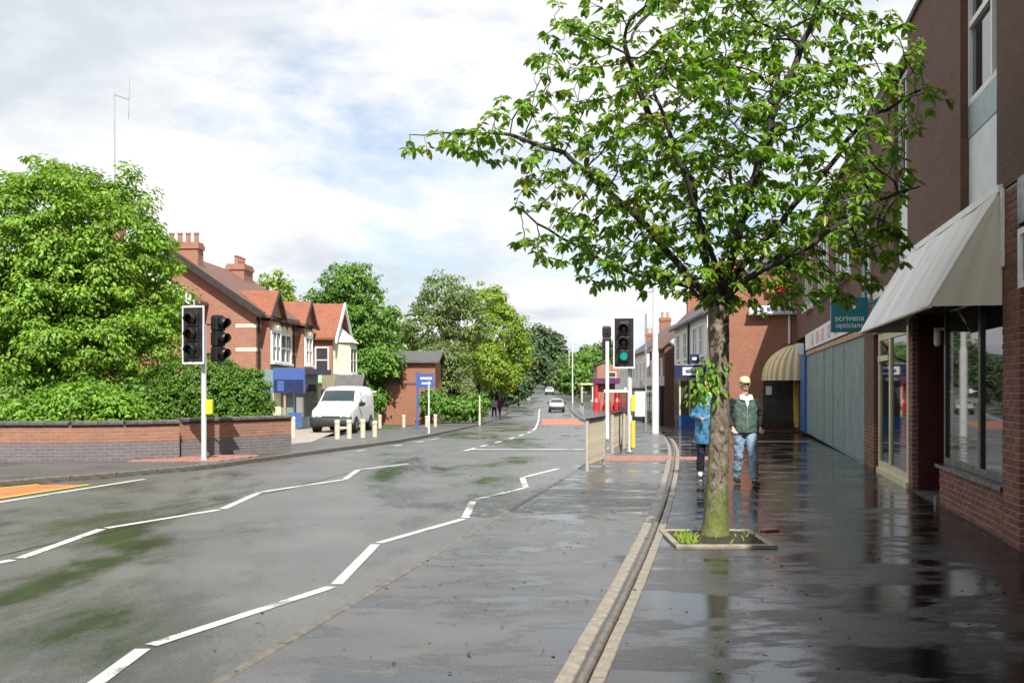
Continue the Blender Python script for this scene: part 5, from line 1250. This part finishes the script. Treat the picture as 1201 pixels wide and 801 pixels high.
big_tree('street_tree', 'lime green tree leaning over the left pavement above the far people', (at(560, 84), 84, G(84)),
         [B(590, 390, 83, 2.1, 2.3), B(570, 355, 86, 1.9, 1.6), B(605, 420, 84, 1.5, 1.8), B(575, 430, 80, 1.8, 1.8), B(555, 410, 82, 1.8, 2.0), B(590, 445, 82, 1.5, 1.2)], 3.0, .24, 660, 34, .45, .22, M['lime_leaf'], 'roadside trees', shell=.5, up=.6)
big_tree('rear_tree', 'pale green tree top peeping above the roof between the chimneys and gablets', (at(322, 78), 78, G(70)), [B(322, 345, 78, 1.5, 2.0), B(335, 365, 78, 1.3, 1.4), B(310, 370, 78, 1.6, 1.6)], 4, .2, 160, 18, .45, .3, M['lime_leaf'], 'roadside trees', shell=.4)
big_tree('far_tree', 'tall dark far tree left of the road bend', (at(612, 270), 275, G(275)),
         [B(632, 405, 275, 5.5, 6.5), B(618, 425, 270, 6, 5.5), B(640, 430, 272, 4.0, 4.5), B(650, 410, 275, 3.5, 3.0), B(607, 440, 268, 5, 4.0), B(652, 398, 276, 2.4, 1.2)], 6, .5, 520, 20, 1.5, .95, M['dark_leaf'], 'far trees', shell=.4, up=.5)
for k, (px, py, Y, r, lab) in enumerate([(672, 432, 200, 3.4, 'far green tree behind the tall pale lamp column'), (690, 425, 190, 3.6, 'far tree just left of the red shop roof'), (706, 418, 210, 4.2, 'far tree behind the red shop roof'), (680, 438, 160, 2.4, 'low far bush beside the bus shelter'), (600, 438, 150, 3.0, 'dark far tree behind the lime green tree'), (585, 445, 120, 2.6, 'shaded tree under the lime green tree by the far van'), (660, 440, 250, 4.0, 'small far tree at the right of the road bend'), (455, 400, 90, 3.0, 'tree between the tall green tree and the pale one'), (350, 400, 95, 5.0, 'tree behind the bay window house'), (640, 446, 330, 6.0, 'far trees closing the road end, lowest clump')]):
    cen = B(px, py, Y, r, r*.9)
    big_tree('far_tree', lab, (cen[0][0], cen[0][1], G(min(Y, 400))), [cen, ((cen[0][0]+r*.5, cen[0][1], cen[0][2]-r*.5), (r*.8, r*.8, r*.7)), ((cen[0][0]-r*.5, cen[0][1], cen[0][2]-r*.6), (r*.8, r*.8, r*.7))], max(1.0, cen[0][2]*.35), .25, 190, 16, r*.2, .0030*Y+.12, M['dark_leaf'] if k in (4, 5, 6, 9) else (M['mid_leaf'] if k % 2 else M['grey_leaf']), 'far trees', shell=.45)
bush('roadside_bush', 'low dark bushes under the pale tree by the left pavement', (at(535, 62), 62, G(62)), [B(520, 478, 62, 1.2, .8), B(545, 478, 62, 1.1, .9), B(560, 476, 63, .8, .9), B(505, 470, 63, .8, .8)], 160, 16, .3, .2, M['mid_leaf'], shell=.5)

# ------------------------------------------------------------------ the street cherry: grown by space colonisation
TX, TY = 2.22, 10.75
ct = thing('cherry_tree', 'leafy street cherry tree with mossy trunk in a kerbed pit', 'tree', (TX, TY, 0), 0)
def grow():
    rng = np.random.default_rng(11)
    S = TY/1170
    blobs = [(545, 170, 0, 85, 28, .35), (625, 150, -.1, 70, 55, .6), (690, 90, .1, 80, 85, .9), (700, 215, -.2, 105, 75, 1.1), (665, 285, .1, 75, 38, .6), (790, 60, 0, 110, 90, 1.3), (800, 170, -.3, 120, 90, 1.5), (780, 285, .1, 120, 55, 1.3),
             (900, 30, .2, 130, 90, 1.3), (920, 150, 0, 130, 95, 1.5), (930, 265, -.2, 115, 70, 1.4), (1020, 90, .1, 75, 75, .9), (1055, 120, 0, 65, 45, .6), (1010, 220, 0, 70, 70, .9), (965, 325, 0, 70, 45, .8), (820, 335, -.2, 100, 22, .8), (840, 0, .3, 150, 70, 1.2), (670, 40, 0, 40, 55, .5), (1010, 0, .2, 60, 60, .7), (1030, 300, 0, 45, 35, .5), (905, 335, .3, 90, 35, .9), (740, 320, 0, 60, 25, .6)]
    pts = []
    for px, py, oy, rx, rz, ry in blobs:
        n = int((40 + .0190*rx*rz*(1+ry))*(.82 if py < 100 else (.98 if py < 160 else 1.2)))
        u = unit(rng.normal(size=(n, 3)))*rng.random((n, 1))**.4
        pts.append(np.stack([(px-843)*S + u[:, 0]*rx*S, oy + u[:, 1]*ry, EYE+(452-py)*S + u[:, 2]*rz*S], 1))
    att = np.concatenate(pts); att = att[att[:, 2] > 2.35]
    nodes = [np.array([0, 0, 2.45])]; par = [-1]
    # leading limbs laid out by hand, then grown outwards
    def limb(pl):
        prev = 0
        for p in pl:
            p = np.array([(p[0]-843)*S, p[2], EYE+(452-p[1])*S]); a = nodes[prev]; k = max(1, int(np.linalg.norm(p-a)/.14))
            for i in range(k): nodes.append(a+(p-a)*(i+1)/k + rng.normal(0, .012, 3)); par.append(prev if i == 0 else len(nodes)-2)
            prev = len(nodes)-1
    limb([(800, 318, -.1), (735, 245, -.2), (660, 185, -.2), (600, 160, -.1), (540, 158, -.05), (480, 160, 0)])
    limb([(830, 300, .2), (818, 200, .4), (770, 120, .5), (735, 40, .3)])
    limb([(858, 300, -.1), (880, 210, -.3), (905, 120, -.35), (950, 30, -.2), (965, -40, -.1)])
    limb([(870, 320, .2), (920, 265, .5), (985, 190, .6), (1040, 120, .4), (1100, 95, .2)])
    limb([(865, 335, -.2), (920, 300, -.6), (1000, 250, -.7), (1060, 230, -.5)])
    limb([(815, 335, .3), (740, 310, .6), (660, 270, .6), (605, 235, .4)])
    limb([(835, 320, -.4), (790, 240, -1.0), (750, 150, -1.2)]); limb([(855, 320, .5), (890, 230, 1.1), (880, 120, 1.3)])
    Nn = np.array(nodes); step, kill, infl = .11, .155, 1.3
    nd = np.full(len(att), 1e9); ni = np.zeros(len(att), int)
    def upd(start):
        nonlocal nd, ni
        D = np.linalg.norm(att[:, None]-Nn[None, start:], axis=2); j = D.argmin(1); m = D[np.arange(len(att)), j]; better = m < nd
        nd[better] = m[better]; ni[better] = j[better]+start
    upd(0)
    for it in range(90):
        act = (nd < infl)
        if not act.any(): break
        dirs = {}
        for k in np.nonzero(act)[0]:
            i = ni[k]; d = att[k]-Nn[i]; dirs.setdefault(i, np.zeros(3)); dirs[i] = dirs[i]+d/(np.linalg.norm(d)+1e-9)
        new = []
        for i, d in dirs.items():
            d = d/(np.linalg.norm(d)+1e-9)+rng.normal(0, .13, 3); d /= np.linalg.norm(d); new.append(Nn[i]+d*step); par.append(i)
        s = len(Nn); Nn = np.concatenate([Nn, np.array(new)]); upd(s)
        keep = nd > kill; att, nd, ni = att[keep], nd[keep], ni[keep]
        if len(att) == 0: break
    return Nn, np.array(par)
Nn, par = grow()
nN = len(Nn); kids = [[] for _ in range(nN)]
for i in range(1, nN): kids[par[i]].append(i)
rad = np.zeros(nN); order = np.argsort([0]*nN)
depth = np.zeros(nN, int)
for i in range(1, nN): depth[i] = depth[par[i]]+1
for i in sorted(range(nN), key=lambda q: -depth[q]):
    rad[i] = .0042 if not kids[i] else (sum(rad[k]**2.25 for k in kids[i]))**(1/2.25)
rad *= min(1.0, .098/rad[0]) if rad[0] > 0 else 1
rad = np.maximum(rad, .0032)
# chains
limbs, twigs = MB(), MB(); done = set()
stack = [0]
starts = [(0, k) for k in kids[0]]
while starts:
    p, k = starts.pop(); chain = [p, k]
    while kids[chain[-1]]:
        ks = sorted(kids[chain[-1]], key=lambda q: -rad[q]); starts += [(chain[-1], q) for q in ks[1:]]; chain.append(ks[0])
    rr = [min(rad[chain[1]]*1.05, rad[chain[0]])] + [rad[c] for c in chain[1:]]
    (limbs if rad[chain[1]] > .016 else twigs).path([tuple(Nn[c]) for c in chain], rr, 7 if rad[chain[1]] > .016 else 4)
limbs.build('limbs', M['bark_limb'], ct, smooth=True, fix=False)
o = twigs.build('twigs', M['bark_limb'], ct, smooth=True, fix=False); o['kind'] = 'stuff'
# trunk with uneven girth, root flare and fork
m = MB(); zs = [-.08, 0, .06, .16, .35, .7, 1.1, 1.5, 1.9, 2.2, 2.42, 2.6]; rs_ = [.185, .165, .146, .130, .121, .113, .106, .101, .099, .106, .112, .09]; rows = []
for z, r in zip(zs, rs_):
    cx = .035*math.sin(z*1.1)-.01+.03*z/2.5*0; cx = np.interp(z, [0, .8, 1.6, 2.45, 2.6], [-.03, -.005, .02, .01, 0]); n = 18
    rows.append([(cx+r*(1+.07*math.sin(3*q+z*2)+.05*math.sin(7*q+z*5)+.03*math.sin(z*13+q))*math.cos(q), r*(1+.05*math.sin(2*q+z*3))*math.sin(q), z) for q in np.linspace(0, 2*math.pi, n+1)])
tk = m.grid(rows); tk.build('trunk', M['bark'], ct, smooth=True)
# leaves in drooping whorls at the shoot ends and along thin shoots
tips = [i for i in range(1, nN) if not kids[i]]; thin = [i for i in range(1, nN) if kids[i] and rad[i] < .0085]
rng = np.random.default_rng(5); sel = tips + [i for i in thin if rng.random() < .55]
pos, nr, dr, LL, ti = [], [], [], [], []
for i in sel:
    d = Nn[i]-Nn[par[i]]; d = d/(np.linalg.norm(d)+1e-9); tip = not kids[i]; n = rng.integers(6, 10) if tip else rng.integers(2, 4)
    a = np.cross(d, [0, 0, 1.0]); a = a/(np.linalg.norm(a)+1e-9); b = np.cross(d, a); shade = rng.uniform(.75, 1.2); rus = 1 if rng.random() < .07 else 0
    for k in range(n):
        q = 2*math.pi*(k+rng.random()*.6)/n; out = a*math.cos(q)+b*math.sin(q)
        dv = out*.75+d*rng.uniform(.2, .9)+np.array([0, 0, -.75])*rng.uniform(.5, 1.2)
        pos.append(Nn[i]-d*rng.uniform(0, .07)+out*.012); dr.append(dv); nr.append(out*.25+np.array([0, 0, 1.0])+d*.35+rng.normal(0, .28, 3)); LL.append(rng.uniform(.078, .135))
        br = shade*rng.uniform(.75, 1.25); c = np.array([1, 1, 1.0])*br
        if rus: c = c*np.array([1.35, .88, .9])
        else: c = c*(1+rng.normal(0, .09, 3)*np.array([1, .4, 1]))
        ti.append(c)
# a few sprouting leaves on the trunk
for z0, xx in ((1.78, -.16), (1.90, -.05), (1.62, -.30), (1.72, -.26), (1.55, -.22), (1.50, -.30), (1.84, -.10), (1.62, -.05), (1.60, -.2)):
    for k in range(17):
        q = rng.uniform(math.pi, 2*math.pi); out = np.array([math.cos(q), math.sin(q), 0]); pos.append(np.array([xx*.6, 0, z0])+out*.115+rng.normal(0, .045, 3)); dr.append(out+np.array([0, 0, -.5])); nr.append(out*.7+np.array([0, 0, .8])+rng.normal(0, .2, 3)); LL.append(rng.uniform(.06, .10)); ti.append(np.array([1, 1.1, .9])*rng.uniform(.7, 1.2))
pos, nr, dr, LL, ti = (np.array(q, np.float32) for q in (pos, nr, dr, LL, ti))
print('cherry nodes', nN, 'leaves', len(pos))
near = np.argsort(pos[:, 1])[:290]; mask = np.zeros(len(pos), bool); mask[near] = True
o = bpy.data.objects.new('foliage', leaf_mesh('foliage', pos[~mask], nr[~mask], dr[~mask], LL[~mask], LL[~mask]*.51, ti[~mask].clip(.1, 2.2), M['cherry_leaf'], .22, .22)); COL.objects.link(o); o.parent = ct; o['kind'] = 'stuff'
protos = [leaf_mesh('leaf', np.zeros((1, 3)), np.array([[0, 0, 1.0]]), np.array([[0, 1.0, 0]]), np.array([1.0]), np.array([.51]), np.array([c], np.float32), M['cherry_leaf'], .22, .22) for c in ([1, 1, 1], [.8, .85, .8], [1.15, 1.1, 1], [1.3, .85, .85])]
for i in near:
    n_ = Vector(nr[i]).normalized(); d_ = Vector(dr[i]); d_ = (d_-n_*d_.dot(n_)).normalized(); s_ = d_.cross(n_)
    o = bpy.data.objects.new('leaf', protos[3 if ti[i][0] > 1.25*ti[i][1] else i % 3]); COL.objects.link(o); o.parent = ct
    o.matrix_local = Matrix.Translation(Vector(pos[i])) @ Matrix((s_, d_, n_)).transposed().to_4x4() @ Matrix.Scale(float(LL[i]), 4)
# tree pit with timber-like concrete surround
tp = thing('tree_pit', 'square soil pit with pale concrete edging round the cherry trunk', 'tree pit', (TX, TY, 0), 0)
pw, pd0, pd1 = .54, -.62, .62
box('edging', M['edging'], tp, -.56, .47, -.66, -.57, -.05, .035, bevel=.008); box('edging', M['edging'], tp, -.56, .47, .45, .53, -.05, .03, bevel=.008)
box('edging', M['edging'], tp, -.56, -.49, -.567, .447, -.05, .028, bevel=.008); box('edging', M['edging'], tp, .40, .47, -.567, .447, -.05, .03, bevel=.008)
m = MB(); m.grid([[(x, y, .015+.03*math.exp(-((x)**2+(y)**2)*6)+.008*math.sin(x*31+y*17)) for x in np.linspace(-.489, .399, 14)] for y in np.linspace(-.566, .446, 14)]); m.build('soil', M['soil'], tp, fix=False)
n = 110; gp_ = np.stack([rng.uniform(-.48, -.28, n), rng.uniform(-.55, .1, n), np.full(n, .02)], 1)
gpa = np.concatenate([gp_, np.stack([rng.uniform(-.45, .38, 30), rng.uniform(-.55, .4, 30), np.full(30, .02)], 1)])
k = len(gpa); dz = np.stack([rng.normal(0, .4, k), rng.normal(0, .4, k), np.ones(k)], 1)
o = bpy.data.objects.new('weeds', leaf_mesh('weeds', gpa, np.stack([rng.normal(0, 1, k), -np.ones(k), rng.normal(0, .3, k)], 1), dz, rng.uniform(.03, .09, k), np.full(k, .018), tints(k, .7, 1.4), M['lime_leaf'])); COL.objects.link(o); o.parent = tp; o['kind'] = 'stuff'
# fallen leaf litter and a broken brick on the wet forecourt
bk = MB().box(-.10, .10, -.05, .05, 0, .03, .4).build('broken_brick', M['redskid'], None, bevel=.008, loc=(at(905, 11.2), 11.3, .0)); tag(bk, 'flat broken brick lying on the wet pavement right of the tree pit', 'brick')
n = 420; lx = rng.uniform(-2, 4.5, n); ly = rng.uniform(5, 19, n)
o = bpy.data.objects.new('leaf_litter', leaf_mesh('leaf_litter', np.stack([lx, ly, np.full(n, .006)], 1), np.stack([rng.normal(0, .2, n), rng.normal(0, .2, n), np.ones(n)], 1), np.stack([rng.normal(0, 1, n), rng.normal(0, 1, n), np.zeros(n)], 1), rng.uniform(.02, .06, n), rng.uniform(.01, .03, n), tints(n, .25, .7, .4), M['grey_leaf'], .1, .0)); COL.objects.link(o); o['kind'] = 'stuff'; o['label'] = 'scattered fallen leaf scraps on the wet pavement'
